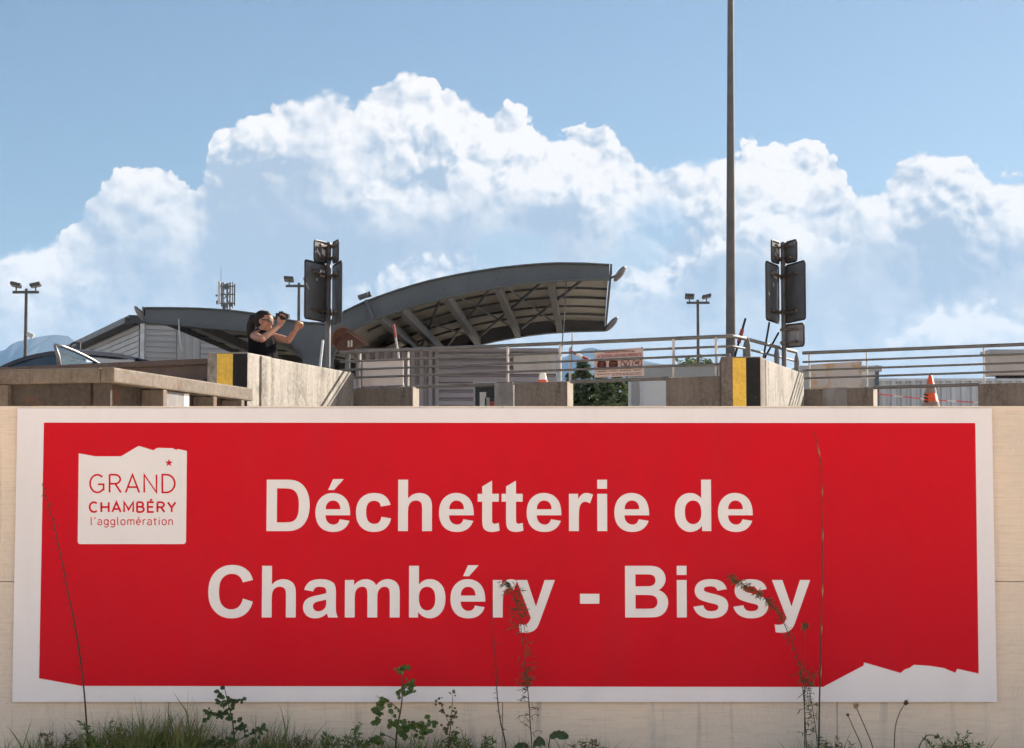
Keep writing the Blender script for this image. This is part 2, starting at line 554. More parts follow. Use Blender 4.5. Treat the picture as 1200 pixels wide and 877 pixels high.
M['skip'] = mat('skip_steel', (0.060, 0.051, 0.044), 0.75, 0.0, spec=0.2, col2=(0.041, 0.034, 0.030), scale=2.0, streak=((0.028, 0.021, 0.018), 2.5, 3, 0.8), spots=((0.10, 0.045, 0.028), 5, 0.60, 0.7), bump=0.2, bscale=25)
M['skip_rail'] = mat('skip_rail_steel', (0.135, 0.116, 0.098), 0.75, 0.0, spec=0.2, col2=(0.092, 0.077, 0.065), scale=3, streak=((0.06, 0.042, 0.033), 3, 6, 0.6), spots=((0.15, 0.065, 0.035), 6, 0.62, 0.8), bump=0.25, bscale=25)
M['skip_inner'] = mat('rust_brown_steel', (0.085, 0.058, 0.05), 0.75, 0.0, col2=(0.06, 0.042, 0.037), scale=2, streak=((0.13, 0.07, 0.045), 2.5, 3, 0.5), bump=0.2, bscale=25)
M['grey_sheet'] = mat('grey_sheet_metal', (0.22, 0.21, 0.21), 0.5, 0.45, col2=(0.14, 0.132, 0.135), scale=4, streak=((0.35, 0.34, 0.34), 3, 4, 0.5), spots=((0.09, 0.075, 0.07), 9, 0.62, 0.7))
M['white_sheet'] = mat('white_sheet', (0.62, 0.64, 0.66), 0.45, col2=(0.5, 0.5, 0.5), scale=8)
M['orange'] = mat('cone_orange', (0.85, 0.12, 0.03), 0.45, col2=(0.74, 0.09, 0.025), scale=8, spots=((0.3, 0.1, 0.05), 18, 0.72, 0.5))
M['band'] = mat('cone_band', (0.27, 0.185, 0.15), 0.5, col2=(0.21, 0.14, 0.115), scale=9)
M['red'] = mat('red_paint', (0.34, 0.03, 0.028), 0.5, col2=(0.25, 0.025, 0.022), scale=10)
M['white'] = mat('white_paint', (0.78, 0.76, 0.73), 0.5, col2=(0.68, 0.65, 0.62), scale=10)
M['sign_pink'] = mat('faded_pink_sheet', (0.47, 0.39, 0.37), 0.6, spec=0.2, col2=(0.42, 0.35, 0.33), scale=3, streak=((0.6, 0.38, 0.34), 2, 4, 0.3))
M['pict_red'] = mat('pictogram_red', (0.10, 0.028, 0.027), 0.6, spec=0.1)
M['pict_text'] = mat('faded_red_print', (0.30, 0.045, 0.048), 0.6, spec=0.1)
M['pict_grey'] = mat('faded_grey_print', (0.14, 0.085, 0.08), 0.6, spec=0.1)
M['brown_hood'] = mat('brown_hood', (0.14, 0.056, 0.033), 0.65, col2=(0.10, 0.038, 0.024), scale=5, spots=((0.17, 0.075, 0.045), 8, 0.66, 0.5))
M['car'] = mat('navy_car_paint', (0.010, 0.014, 0.032), 0.4, 0.0, spec=0.25, coat=0.15, scale=1)
M['car_glass'] = mat('car_glass', (0.03, 0.045, 0.06), 0.04, spec=0.9, scale=1)
M['door_glass'] = mat('tinted_door_glass', (0.55, 0.72, 0.80), 0.03, spec=0.6, trans=0.9, scale=1)
M['chrome'] = mat('bright_trim', (0.30, 0.30, 0.31), 0.4, 0.3, scale=8)
M['rubber'] = mat('black_rubber', (0.02, 0.02, 0.02), 0.8)
M['lamp_lens'] = mat('lamp_lens', (0.16, 0.155, 0.15), 0.3, 0.1, scale=6)
M['antenna'] = mat('antenna_white', (0.55, 0.54, 0.52), 0.5, scale=3)
M['skin'] = mat('skin', (0.36, 0.185, 0.125), 0.55, spec=0.3, col2=(0.31, 0.155, 0.105), scale=14)
M['hair'] = mat('dark_hair', (0.010, 0.008, 0.007), 0.6, spec=0.2, col2=(0.02, 0.013, 0.010), scale=20)
M['cloth'] = mat('black_cloth', (0.005, 0.005, 0.006), 0.95, spec=0.05, col2=(0.009, 0.008, 0.010), scale=10)
M['denim'] = mat('dark_trousers', (0.03, 0.035, 0.05), 0.85, scale=10)
M['stem'] = mat('dry_stem', (0.085, 0.052, 0.028), 0.8, col2=(0.05, 0.035, 0.022), scale=15)
M['sheath'] = mat('straw_sheath', (0.42, 0.32, 0.17), 0.8, scale=15)
M['stem_red'] = mat('reddish_stem', (0.10, 0.045, 0.025), 0.8, col2=(0.06, 0.06, 0.025), scale=12)
M['leaf'] = mat('weed_leaf', (0.14, 0.21, 0.055), 0.6, spec=0.3, col2=(0.08, 0.13, 0.035), scale=12, translucent=0.25)
M['leaf_olive'] = mat('olive_leaf', (0.18, 0.155, 0.06), 0.6, spec=0.3, col2=(0.09, 0.08, 0.035), scale=12, translucent=0.25)
M['leaf_dark'] = mat('dark_leaf', (0.08, 0.13, 0.045), 0.55, spec=0.3, col2=(0.04, 0.065, 0.028), scale=12, translucent=0.15)
M['grass'] = mat('grass_blades', (0.20, 0.25, 0.075), 0.6, spec=0.3, col2=(0.11, 0.15, 0.045), scale=8, translucent=0.3)
M['grass_dry'] = mat('dry_grass', (0.30, 0.23, 0.115), 0.7, spec=0.3, col2=(0.19, 0.165, 0.07), scale=8, translucent=0.3)
M['fir'] = mat('fir_needles', (0.06, 0.095, 0.038), 0.6, col2=(0.11, 0.13, 0.05), scale=0.9, translucent=0.15)
M['tree_leaf'] = mat('broad_leaf', (0.06, 0.095, 0.028), 0.6, col2=(0.09, 0.12, 0.04), scale=0.9, translucent=0.25)
M['bark'] = mat('bark', (0.09, 0.065, 0.048), 0.9, scale=5, bump=0.5, bscale=15)
M['ground'] = mat('gravel_ground', (0.74, 0.60, 0.45), 0.95, col2=(0.64, 0.52, 0.385), scale=0.8, bump=0.4, bscale=50)
M['asphalt'] = mat('quay_concrete', (0.22, 0.205, 0.185), 0.9, col2=(0.17, 0.158, 0.14), scale=1.5, bump=0.3, bscale=90)
M['rock'] = mat('mountain_rock', (0.025, 0.033, 0.032), 0.95, spec=0.1, col2=(0.045, 0.048, 0.048), scale=0.004)
M['hood_dark'] = mat('hood_inside', (0.095, 0.037, 0.023), 0.7, col2=(0.06, 0.024, 0.016), scale=6)
M['tape_red'] = mat('tape_red', (0.75, 0.06, 0.07), 0.5)


def wall_mat():
    """board-marked cast concrete: faint horizontal boards, pores, run-off from the coping and splash at the foot"""
    m = mat('cast_concrete_wall', (0.52, 0.455, 0.365), 0.88)
    t = NT(m.node_tree)
    b = t.n['Principled BSDF']
    oc = t.new('ShaderNodeTexCoord').outputs['Object']
    big = t.noise(oc, 0.9, 5, 0.6)
    c = t.mix(t.rng(big, 0.35, 0.68, 0, 1, True), (0.86, 0.685, 0.525), (0.72, 0.60, 0.49))
    grain = t.noise(t.mapping(oc, (3, 3, 46)), 1.6, 5, 0.65)
    c = t.mix(t.rng(grain, 0.42, 0.72, 0, 0.32, True), c, (0.46, 0.37, 0.29))
    fine = t.noise(t.mapping(oc, (70, 70, 16)), 1.6, 3, 0.6)
    c = t.mix(t.rng(fine, 0.45, 0.75, 0, 0.6, True), c, (0.84, 0.71, 0.56))
    run = t.noise(t.mapping(oc, (5.0, 5.0, 0.35)), 2.0, 6, 0.68)
    c = t.mix(t.rng(run, 0.52, 0.76, 0, 0.7, True), c, (0.38, 0.325, 0.275))
    pores = t.noise(oc, 38, 4, 0.68)
    c = t.mix(t.rng(pores, 0.65, 0.74, 0, 0.8, True), c, (0.16, 0.13, 0.11))
    t.put(b.inputs['Base Color'], c)
    bn = t.new('ShaderNodeBump')
    bn.inputs['Strength'].default_value = 0.5
    bn.inputs['Distance'].default_value = 0.006
    t.put(bn.inputs['Height'], t.m('ADD', grain, t.m('MULTIPLY', pores, -0.7)))
    t.put(b.inputs['Normal'], bn.outputs[0])
    return m


M['wall'] = wall_mat()

# ================================================================ setting
def struct(name, mb, m, **kw):
    o = mb.build(name, m, **kw)
    o['kind'] = 'structure'
    return o


SY = 11.5                                    # plane of the sign face
FLOOR = 2.05                                 # floor of the raised quay


def S(x, y, off=0.0):
    p = P(x, y, SY)
    return Vector((p.x, SY - off, p.z))


g = MB()
g.add([(-4500, -900, 0), (4500, -900, 0), (4500, 11000, 0), (-4500, 11000, 0)], [(0, 1, 2, 3)])
struct('ground', g, M['ground'], origin=(0, 0, 0))

# sawtooth corners of the quay, in plan
NOSE_Y = 19.5
A0 = P(300, 413, NOSE_Y).xy                  # right front corner of the left nose
A1 = P(415, 433, 22.4).xy
B0 = P(896, 415, NOSE_Y + 0.55).xy           # the same for the right nose
B1 = P(942, 433, 22.5).xy
AL = P(243, 413, NOSE_Y + 0.02).xy           # left front corners
BL = P(845, 415, NOSE_Y + 0.57).xy
sawdir = Vector((0.845, -0.535))
railA0, railA1 = Vector(A1) + Vector((-0.10, 0.12)), Vector((BL[0] - 0.02, BL[1] + 0.22))
railB0 = Vector(B1) + Vector((-0.02, 0.1))
railB1 = railB0 + (railA1 - railA0) * 1.25
railL1 = Vector((AL[0] - 0.01, AL[1] + 0.25))
railL0 = railL1 - (railA1 - railA0) * 1.3
plan = [(-60, 26), (railL0.x, railL0.y + .3), (railL1.x, railL1.y + .3), (A0[0] - .12, A0[1] + .7), (A1[0] - .22, A1[1] + .35), (railA1.x, railA1.y + .3),
        (B0[0] - .12, B0[1] + .7), (B1[0] - .22, B1[1] + .35), (railB1.x, railB1.y + .3), (60, 20), (60, 210), (-60, 210)]
mb = MB().prism([(x, y, -0.2) for x, y in plan], (0, 0, FLOOR + 0.2))
struct('platform', mb, M['asphalt'], origin=(0, 0, 0))

# ================================================================ front wall and big sign
tl, tr, br, bl = S(20.5, 478), S(1163.5, 479.5), S(1167.5, 825), S(14, 821)
SX0, SX1 = (tl.x + bl.x) / 2, (tr.x + br.x) / 2
SZ1, SZ0 = (tl.z + tr.z) / 2, (br.z + bl.z) / 2
print('sign corners', tl, tr, br, bl)
WTOP = S(600, 476.5).z
WF = SY + 0.035                              # front face of the wall
wroot = thing('concrete_wall', (0, WF, 0), 'long beige cast concrete wall carrying the big red sign, weeds along its foot', 'wall')
mb = MB().box((0, WF + 0.13, WTOP / 2 - 0.02), (24, 0.20, WTOP))
mb.build('wall_core', M['wall'], wroot)
zj = S(600, 682).z
xj = [-12, S(-197, 700).x, S(196, 830).x, S(589, 830).x, S(982, 830).x, S(1375, 830).x, 12]
g = 0.0016
for (za, zb) in ((0.0, zj), (zj, WTOP + 0.005)):
    mb = MB()
    for xa, xb in zip(xj[:-1], xj[1:]):
        mb.box(((xa + xb) / 2, WF + 0.015, (za + zb) / 2), (xb - xa - 2 * g, 0.03, zb - za - 2 * g))
    mb.build('panel_course', M['wall'], wroot, bevel=0.004)

sroot = thing('sign_board', ((SX0 + SX1) / 2, SY, SZ0), 'huge red and white sign reading Déchetterie de Chambéry - Bissy on the concrete wall', 'sign')
mb = MB().box(((SX0 + SX1) / 2, SY + 0.012, (SZ0 + SZ1) / 2), (SX1 - SX0, 0.022, SZ1 - SZ0))
mb.build('backing_panel', M['sign_white'], sroot, bevel=0.0015)
redpx = [(51.5, 495.5), (1142.8, 496), (1146.8, 789.4), (1121.6, 783.9), (1119.6, 788.6), (1106, 783), (1090, 780.5), (1070.9, 779.2), (1066, 782.8), (1062, 784), (1059, 785.5),
         (1055.5, 788.9), (1012.3, 776.3), (1012.1, 780), (964.5, 805.2), (95.5, 804), (45.8, 795)]
mb = MB().prism([S(x, y, 0.0) for x, y in redpx], (0, -0.0012, 0))
mb.build('red_field', M['sign_red'], sroot)
logo = [(92.4, 531.5), (111.9, 535), (141.9, 535), (162.0, 523), (163.5, 523), (179.7, 527.9), (184.5, 525), (202, 525.4), (207.2, 527.6), (208.1, 526.3), (219.1, 528.7),
        (218.0, 634.8), (217.2, 636.9), (215.2, 637.8), (93.8, 637.8), (91.9, 637.0), (91.1, 635.0)]
mb = MB().prism([S(x, y, 0.0013) for x, y in logo], (0, -0.001, 0))
logo_o = mb.build('logo_panel', M['letter'], sroot)
for i in range(13):
    for zz in (SZ1 - 0.035, SZ0 + 0.03):
        x = SX0 + 0.05 + (SX1 - SX0 - 0.1) * i / 12
        mb = MB().lathe([(0.006, 0), (0.006, 0.002), (0.003, 0.0035), (0, 0.0036)], (x, SY + 0.001, zz), (0, -1, 0), 8)
        mb.build('screw', M['sign_white'], sroot, smooth=40)

# ---- heavy grotesque lettering, outlines with quadratic curves (2048 units to the em)
GLY = {
    'D': (1479, ["148 1466 L 689 1466 Q 872 1466 968 1438 Q 1097 1400 1189 1303 Q 1281 1206 1329 1065.5 Q 1377 925 1377 719 Q 1377 538 1332 407 Q 1277 247 1175 148 Q 1098 73 967 31 Q 869 0 705 0 L 148 0",
                 "444 1218 L 444 247 L 665 247 Q 789 247 844 261 Q 916 279 963.5 322 Q 1011 365 1041 463.5 Q 1071 562 1071 732 Q 1071 902 1041 993 Q 1011 1084 957 1135 Q 903 1186 820 1204 Q 758 1218 577 1218"]),
    'e': (1139, ["762 338 L 1042 291 Q 988 137 871.5 56.5 Q 755 -24 580 -24 Q 303 -24 170 157 Q 65 302 65 523 Q 65 787 203 936.5 Q 341 1086 552 1086 Q 789 1086 926 929.5 Q 1063 773 1057 450 L 353 450 Q 356 325 421 255.5 Q 486 186 583 186 Q 649 186 694 222 Q 739 258 762 338",
                 "778 622 Q 775 744 715 807.5 Q 655 871 569 871 Q 477 871 417 804 Q 357 737 358 622"]),
    'c': (1139, ["1073 748 L 796 698 Q 782 781 732.5 823 Q 683 865 604 865 Q 499 865 436.5 792.5 Q 374 720 374 550 Q 374 361 437.5 283 Q 501 205 608 205 Q 688 205 739 250.5 Q 790 296 811 407 L 1087 360 Q 1044 170 922 73 Q 800 -24 595 -24 Q 362 -24 223.5 123 Q 85 270 85 530 Q 85 793 224 939.5 Q 363 1086 600 1086 Q 794 1086 908.5 1002.5 Q 1023 919 1073 748"]),
    'h': (1251, ["430 1466 L 430 927 Q 566 1086 755 1086 Q 852 1086 930 1050 Q 1008 1014 1047.5 958 Q 1087 902 1101.5 834 Q 1116 766 1116 623 L 1116 0 L 835 0 L 835 561 Q 835 728 819 773 Q 803 818 762.5 844.5 Q 722 871 661 871 Q 591 871 536 837 Q 481 803 455.5 734.5 Q 430 666 430 532 L 430 0 L 149 0 L 149 1466"]),
    't': (682, ["634 1062 L 634 838 L 442 838 L 442 410 Q 442 280 447.5 258.5 Q 453 237 472.5 223 Q 492 209 520 209 Q 559 209 633 236 L 657 18 Q 559 -24 435 -24 Q 359 -24 298 1.5 Q 237 27 208.5 67.5 Q 180 108 169 177 Q 160 226 160 375 L 160 838 L 31 838 L 31 1062 L 160 1062 L 160 1273 L 442 1437 L 442 1062"]),
    'r': (797, ["416 0 L 135 0 L 135 1062 L 396 1062 L 396 911 Q 463 1018 516.5 1052 Q 570 1086 638 1086 Q 734 1086 823 1033 L 736 788 Q 665 834 604 834 Q 545 834 504 801.5 Q 463 769 439.5 684 Q 416 599 416 328"]),
    'i': (569, ["147 0 L 147 1062 L 428 1062 L 428 0", "147 1206 L 147 1466 L 428 1466 L 428 1206"]),
    'd': (1251, ["1121 0 L 860 0 L 860 156 Q 795 65 706.5 20.5 Q 618 -24 528 -24 Q 345 -24 214.5 123.5 Q 84 271 84 535 Q 84 805 211 945.5 Q 338 1086 532 1086 Q 710 1086 840 938 L 840 1466 L 1121 1466",
                 "371 554 Q 371 384 418 308 Q 486 198 608 198 Q 705 198 773 280.5 Q 841 363 841 527 Q 841 710 775 790.5 Q 709 871 606 871 Q 506 871 438.5 791.5 Q 371 712 371 554"]),
    'b': (1251, ["134 0 L 134 1466 L 415 1466 L 415 938 Q 545 1086 723 1086 Q 917 1086 1044 945.5 Q 1171 805 1171 542 Q 1171 270 1041.5 123 Q 912 -24 727 -24 Q 636 -24 547.5 21.5 Q 459 67 394 156 L 394 0",
                 "413 554 Q 413 389 465 310 Q 538 198 659 198 Q 752 198 817.5 277.5 Q 883 357 883 528 Q 883 710 817 790.5 Q 751 871 648 871 Q 547 871 480 792.5 Q 413 714 413 554"]),
    'C': (1479, ["1087 539 L 1374 448 Q 1308 208 1154.5 91.5 Q 1001 -25 765 -25 Q 473 -25 285 174.5 Q 97 374 97 720 Q 97 1086 286 1288.5 Q 475 1491 783 1491 Q 1052 1491 1220 1332 Q 1320 1238 1370 1062 L 1077 992 Q 1051 1106 968.5 1172 Q 886 1238 768 1238 Q 605 1238 503.5 1121 Q 402 1004 402 742 Q 402 464 502 346 Q 602 228 762 228 Q 880 228 965 303 Q 1050 378 1087 539"]),
    'a': (1139, ["357 738 L 102 784 Q 145 938 250 1012 Q 355 1086 562 1086 Q 750 1086 842 1041.5 Q 934 997 971.5 928.5 Q 1009 860 1009 677 L 1006 349 Q 1006 209 1019.5 142.5 Q 1033 76 1070 0 L 792 0 Q 781 28 765 83 Q 758 108 755 116 Q 683 46 601 11 Q 519 -24 426 -24 Q 262 -24 167.5 65 Q 73 154 73 290 Q 73 380 116 450.5 Q 159 521 236.5 558.5 Q 314 596 460 624 Q 657 661 733 693 L 733 721 Q 733 802 693 836.5 Q 653 871 542 871 Q 467 871 425 841.5 Q 383 812 357 738",
                 "733 510 Q 679 492 562 467 Q 445 442 409 418 Q 354 379 354 319 Q 354 260 398 217 Q 442 174 510 174 Q 586 174 655 224 Q 706 262 722 317 Q 733 353 733 454"]),
    'm': (1821, ["126 1062 L 385 1062 L 385 917 Q 524 1086 716 1086 Q 818 1086 893 1044 Q 968 1002 1016 917 Q 1086 1002 1167 1044 Q 1248 1086 1340 1086 Q 1457 1086 1538 1038.5 Q 1619 991 1659 899 Q 1688 831 1688 679 L 1688 0 L 1407 0 L 1407 607 Q 1407 765 1378 811 Q 1339 871 1258 871 Q 1199 871 1147 835 Q 1095 799 1072 729.5 Q 1049 660 1049 510 L 1049 0 L 768 0 L 768 582 Q 768 737 753 782 Q 738 827 706.5 849 Q 675 871 621 871 Q 556 871 504 836 Q 452 801 429.5 735 Q 407 669 407 516 L 407 0 L 126 0"]),
    'y': (1139, ["14 1062 L 313 1062 L 567 308 L 815 1062 L 1106 1062 L 731 40 L 664 -145 Q 627 -238 593.5 -287 Q 560 -336 516.5 -366.5 Q 473 -397 409.5 -414 Q 346 -431 266 -431 Q 185 -431 107 -414 L 82 -194 Q 148 -207 201 -207 Q 299 -207 346 -149.5 Q 393 -92 418 -3"]),
    'B': (1479, ["150 1466 L 736 1466 Q 910 1466 995.5 1451.5 Q 1081 1437 1148.5 1391 Q 1216 1345 1261 1268.5 Q 1306 1192 1306 1097 Q 1306 994 1250.5 908 Q 1195 822 1100 779 Q 1234 740 1306 646 Q 1378 552 1378 425 Q 1378 325 1331.5 230.5 Q 1285 136 1204.5 79.5 Q 1124 23 1006 10 Q 932 2 649 0 L 150 0",
                 "446 1222 L 446 883 L 640 883 Q 813 883 855 888 Q 931 897 974.5 940.5 Q 1018 984 1018 1055 Q 1018 1123 980.5 1165.5 Q 943 1208 869 1217 Q 825 1222 616 1222",
                 "446 639 L 446 247 L 720 247 Q 880 247 923 256 Q 989 268 1030.5 314.5 Q 1072 361 1072 439 Q 1072 505 1040 551 Q 1008 597 947.5 618 Q 887 639 685 639"]),
    's': (1139, ["48 303 L 330 346 Q 348 264 403 221.5 Q 458 179 557 179 Q 666 179 721 219 Q 758 247 758 294 Q 758 326 738 347 Q 717 367 644 384 Q 304 459 213 521 Q 87 607 87 760 Q 87 898 196 992 Q 305 1086 534 1086 Q 752 1086 858 1015 Q 964 944 1004 805 L 739 756 Q 722 818 674.5 851 Q 627 884 539 884 Q 428 884 380 853 Q 348 831 348 796 Q 348 766 376 745 Q 414 717 638.5 666 Q 863 615 952 541 Q 1040 466 1040 332 Q 1040 186 918 81 Q 796 -24 557 -24 Q 340 -24 213.5 64 Q 87 152 48 303"]),
    '-': (682, ["115 390 L 115 671 L 667 671 L 667 390"]),
    ' ': (569, []),
}
GLY['é'] = (1139, GLY['e'][1] + ["424 1170 L 563 1482 L 868 1482 L 592 1170"])


def outline(path, n=7):
    tk = path.split()
    pts = [(float(tk[0]), float(tk[1]))]
    i = 2
    while i < len(tk):
        if tk[i] == 'L':
            pts.append((float(tk[i + 1]), float(tk[i + 2])))
            i += 3
        else:
            (x0, y0), (cx, cy), (x1, y1) = pts[-1], (float(tk[i + 1]), float(tk[i + 2])), (float(tk[i + 3]), float(tk[i + 4]))
            for j in range(1, n + 1):
                t = j / n
                pts.append(((1 - t) ** 2 * x0 + 2 * t * (1 - t) * cx + t * t * x1, (1 - t) ** 2 * y0 + 2 * t * (1 - t) * cy + t * t * y1))
            i += 5
    return pts


def lettering(name, text, xl, xr, base, lsb, last_right):
    adv, loops = 0, []
    for ch in text:
        a, paths = GLY[ch]
        for p_ in paths:
            loops.append([(x + adv, y) for x, y in outline(p_)])
        adv += a
    end = adv - GLY[text[-1]][0] + last_right
    p0, p1 = S(xl, base), S(xr, base)
    sc_ = (p1.x - p0.x) / (end - lsb)
    cd = bpy.data.curves.new(name, 'CURVE')
    cd.dimensions = '2D'
    cd.fill_mode = 'BOTH'
    cd.extrude = 0.0006
    for lp in loops:
        clean = [lp[0]]
        for q in lp[1:]:
            if math.hypot(q[0] - clean[-1][0], q[1] - clean[-1][1]) > 2:
                clean.append(q)
        sp = cd.splines.new('POLY')
        sp.points.add(len(clean) - 1)
        for pt, (x, y) in zip(sp.points, clean):
            pt.co = ((x - lsb) * sc_, y * sc_, 0, 1)
        sp.use_cyclic_u = True
    tmp = bpy.data.objects.new(name, cd)
    me = bpy.data.meshes.new_from_object(tmp)
    me.name = name
    bpy.data.objects.remove(tmp)
    me.transform(Matrix.Rotation(math.pi / 2, 4, 'X'))
    me.transform(Matrix.Translation(Vector((p0.x, SY - 0.0022, p0.z)) - wloc(sroot)))
    me.materials.clear()
    me.materials.append(M['letter'])
    o = bpy.data.objects.new(name, me)
    COL.objects.link(o)
    o.parent = sroot
    return o


lettering('lettering', 'Déchetterie de', 312.2, 882.2, 622.6, 148, 1057)['label'] = 'white bold words Déchetterie de'
lettering('lettering', 'Chambéry - Bissy', 243.8, 949.8, 723.8, 97, 1106)['label'] = 'white bold words Chambéry - Bissy'


# ---- light sans lettering drawn as strokes (cap height 1)
def arc(cx, cy, rx, ry, a0, a1, n=14):
    return [(cx + rx * math.cos(R(a0 + (a1 - a0) * i / n)), cy + ry * math.sin(R(a0 + (a1 - a0) * i / n))) for i in range(n + 1)]


STK = {
    'G': (0.86, [arc(.42, .5, .40, .5, 48, 318) + [(.76, .16), (.76, .46), (.45, .46)]]),
    'R': (0.74, [[(.06, 0), (.06, 1)], [(.06, 1), (.36, 1)] + arc(.36, .745, .28, .255, 90, -90) + [(.06, .49)], [(.36, .49), (.68, 0)]]),
    'A': (0.80, [[(.03, 0), (.40, 1), (.77, 0)], [(.15, .3), (.65, .3)]]),
    'N': (0.82, [[(.07, 0), (.07, 1), (.74, 0), (.74, 1)]]),
    'D': (0.82, [[(.07, 0), (.07, 1), (.30, 1)] + arc(.30, .5, .45, .5, 90, -90) + [(.07, 0)]]),
    'C': (0.80, [arc(.42, .5, .38, .5, 48, 312)]),
    'H': (0.80, [[(.07, 0), (.07, 1)], [(.72, 0), (.72, 1)], [(.07, .5), (.72, .5)]]),
    'M': (0.94, [[(.07, 0), (.07, 1), (.47, .25), (.87, 1), (.87, 0)]]),
    'B': (0.74, [[(.07, 0), (.07, 1)], [(.07, 1), (.36, 1)] + arc(.36, .765, .24, .235, 90, -90) + [(.07, .53)], [(.07, .0), (.38, 0)] + arc(.38, .265, .29, .265, -90, 90)]),
    'E': (0.66, [[(.60, 1), (.07, 1), (.07, 0), (.60, 0)], [(.07, .52), (.54, .52)]]),
    'É': (0.66, [[(.60, 1), (.07, 1), (.07, 0), (.60, 0)], [(.07, .52), (.54, .52)], [(.28, 1.14), (.44, 1.32)]]),
    'Y': (0.74, [[(.03, 1), (.37, .44), (.71, 1)], [(.37, .46), (.37, 0)]]),
    'T': (0.70, [[(.02, 1), (.68, 1)], [(.35, 1), (.35, 0)]]),
    'I': (0.22, [[(.11, 0), (.11, 1)]]),
    'O': (0.88, [arc(.43, .5, .38, .5, 0, 360, 24)]),
    'P': (0.70, [[(.06, 0), (.06, 1)], [(.06, 1), (.36, 1)] + arc(.36, .73, .27, .27, 90, -90) + [(.06, .46)]]),
    'S': (0.68, [arc(.34, .745, .27, .255, 40, 250) + arc(.34, .255, .28, .255, 75, -140)]),
    'U': (0.80, [[(.07, 1), (.07, .35)] + arc(.40, .35, .33, .35, 180, 360) + [(.73, 1)]]),
    '1': (0.5, [[(.08, .78), (.30, 1), (.30, 0)]]),
    '4': (0.7, [[(.50, 0), (.50, 1), (.06, .3), (.66, .3)]]),
    'l': (0.28, [[(.10, 1.06), (.10, .14)] + arc(.22, .14, .12, .12, 180, 270, 5)]),
    "'": (0.26, [[(.14, 1.06), (.08, .78)]]),
    'a': (0.62, [arc(.28, .47, .24, .25, 150, 0, 9) + [(.52, .0)], arc(.28, .19, .24, .20, 70, 360, 16)]),
    'g': (0.64, [arc(.29, .37, .25, .34, 0, 360, 20), [(.54, .72), (.54, -.06)] + arc(.29, -.06, .25, .24, 0, -150, 9)]),
    'o': (0.66, [arc(.32, .36, .27, .36, 0, 360, 20)]),
    'm': (0.94, [[(.07, 0), (.07, .72)], arc(.265, .48, .195, .24, 180, 0, 10) + [(.46, 0)], arc(.655, .48, .195, .24, 180, 0, 10) + [(.85, 0)]]),
    'n': (0.62, [[(.07, 0), (.07, .72)], arc(.29, .46, .22, .26, 180, 0, 10) + [(.51, 0)]]),
    'r': (0.42, [[(.07, 0), (.07, .72)], arc(.30, .44, .23, .28, 180, 70, 7)]),
    't': (0.42, [[(.16, .94), (.16, .16)] + arc(.30, .16, .14, .15, 180, 275, 6), [(.02, .70), (.38, .70)]]),
    'i': (0.24, [[(.10, 0), (.10, .72)], [(.10, .92), (.10, 1.03)]]),
    'é': (0.62, [[(.06, .38), (.54, .38)] + arc(.30, .36, .245, .36, 5, 310, 20), [(.26, .88), (.40, 1.06)]]),
    ' ': (0.36, []),
}


def ribbon(mb, pts, w, fn, lift):
    """a flat stroke of width w along pts; fn maps (u, v, lift) to space"""
    pts = [q for i, q in enumerate(pts) if i == 0 or math.hypot(q[0] - pts[i - 1][0], q[1] - pts[i - 1][1]) > 1e-5]
    n = len(pts)
    closed = math.hypot(pts[0][0] - pts[-1][0], pts[0][1] - pts[-1][1]) < 1e-6
    lft, rgt = [], []
    for i in range(n):
        a = pts[i - 1] if i > 0 else (pts[-2] if closed else None)
        b = pts[i + 1] if i < n - 1 else (pts[1] if closed else None)
        d1 = Vector((pts[i][0] - a[0], pts[i][1] - a[1])).normalized() if a else None
        d2 = Vector((b[0] - pts[i][0], b[1] - pts[i][1])).normalized() if b else None
        d1 = d1 or d2
        d2 = d2 or d1
        n1, n2 = Vector((-d1.y, d1.x)), Vector((-d2.y, d2.x))
        mt = (n1 + n2)
        mt = mt.normalized() if mt.length > 1e-3 else n1
        L = w / 2 / max(0.42, mt.dot(n1))
        lft.append((pts[i][0] + mt.x * L, pts[i][1] + mt.y * L))
        rgt.append((pts[i][0] - mt.x * L, pts[i][1] - mt.y * L))
    vs = [fn(u, v, lift) for u, v in lft + rgt]
    mb.add(vs, [(i, i + 1, n + i + 1, n + i) for i in range(n - 1)])


def strokes(text, w, x0, x1, height, track, fn):
    """lay text out between x0 and x1 (in the units of fn), cap height `height`, as ribbons of width w"""
    mb = MB()
    tot = sum(STK[c][0] + track for c in text) - track
    sx = (x1 - x0) / tot
    cur, lift = 0.0, 0
    for c in text:
        adv, pl = STK[c]
        for q in pl:
            ribbon(mb, [(x0 + (cur + u) * sx, v * height) for u, v in q], w, fn, lift % 5)
            lift += 1
        cur += adv + track
    return mb


def on_sign(base):
    return lambda u, v, l: S(u, base - v, 0.0027 + 0.00025 * l)


strokes('GRAND', 2.1, 105.2, 206.4, 20.8, 0.17, on_sign(577.3)).build('lettering', M['sign_red'], logo_o, recalc=False)['label'] = 'thin red word GRAND'
strokes('CHAMBÉRY', 2.25, 104.6, 206.2, 11.4, 0.20, on_sign(600.2)).build('lettering', M['sign_red'], logo_o, recalc=False)['label'] = 'bold red word CHAMBÉRY'
strokes("l'agglomération", 1.15, 106, 203.2, 8.6, 0.17, on_sign(615.3)).build('lettering', M['sign_red'], logo_o, recalc=False)['label'] = "small red word l'agglomération"
star = [(198.1 + (4.9 if i % 2 == 0 else 1.95) * math.cos(R(90 + 36 * i)), 542.7 - (4.9 if i % 2 == 0 else 1.95) * math.sin(R(90 + 36 * i))) for i in range(10)]
MB().prism([S(x, y, 0.0024) for x, y in star], (0, -0.0005, 0)).build('star', M['sign_red'], logo_o)

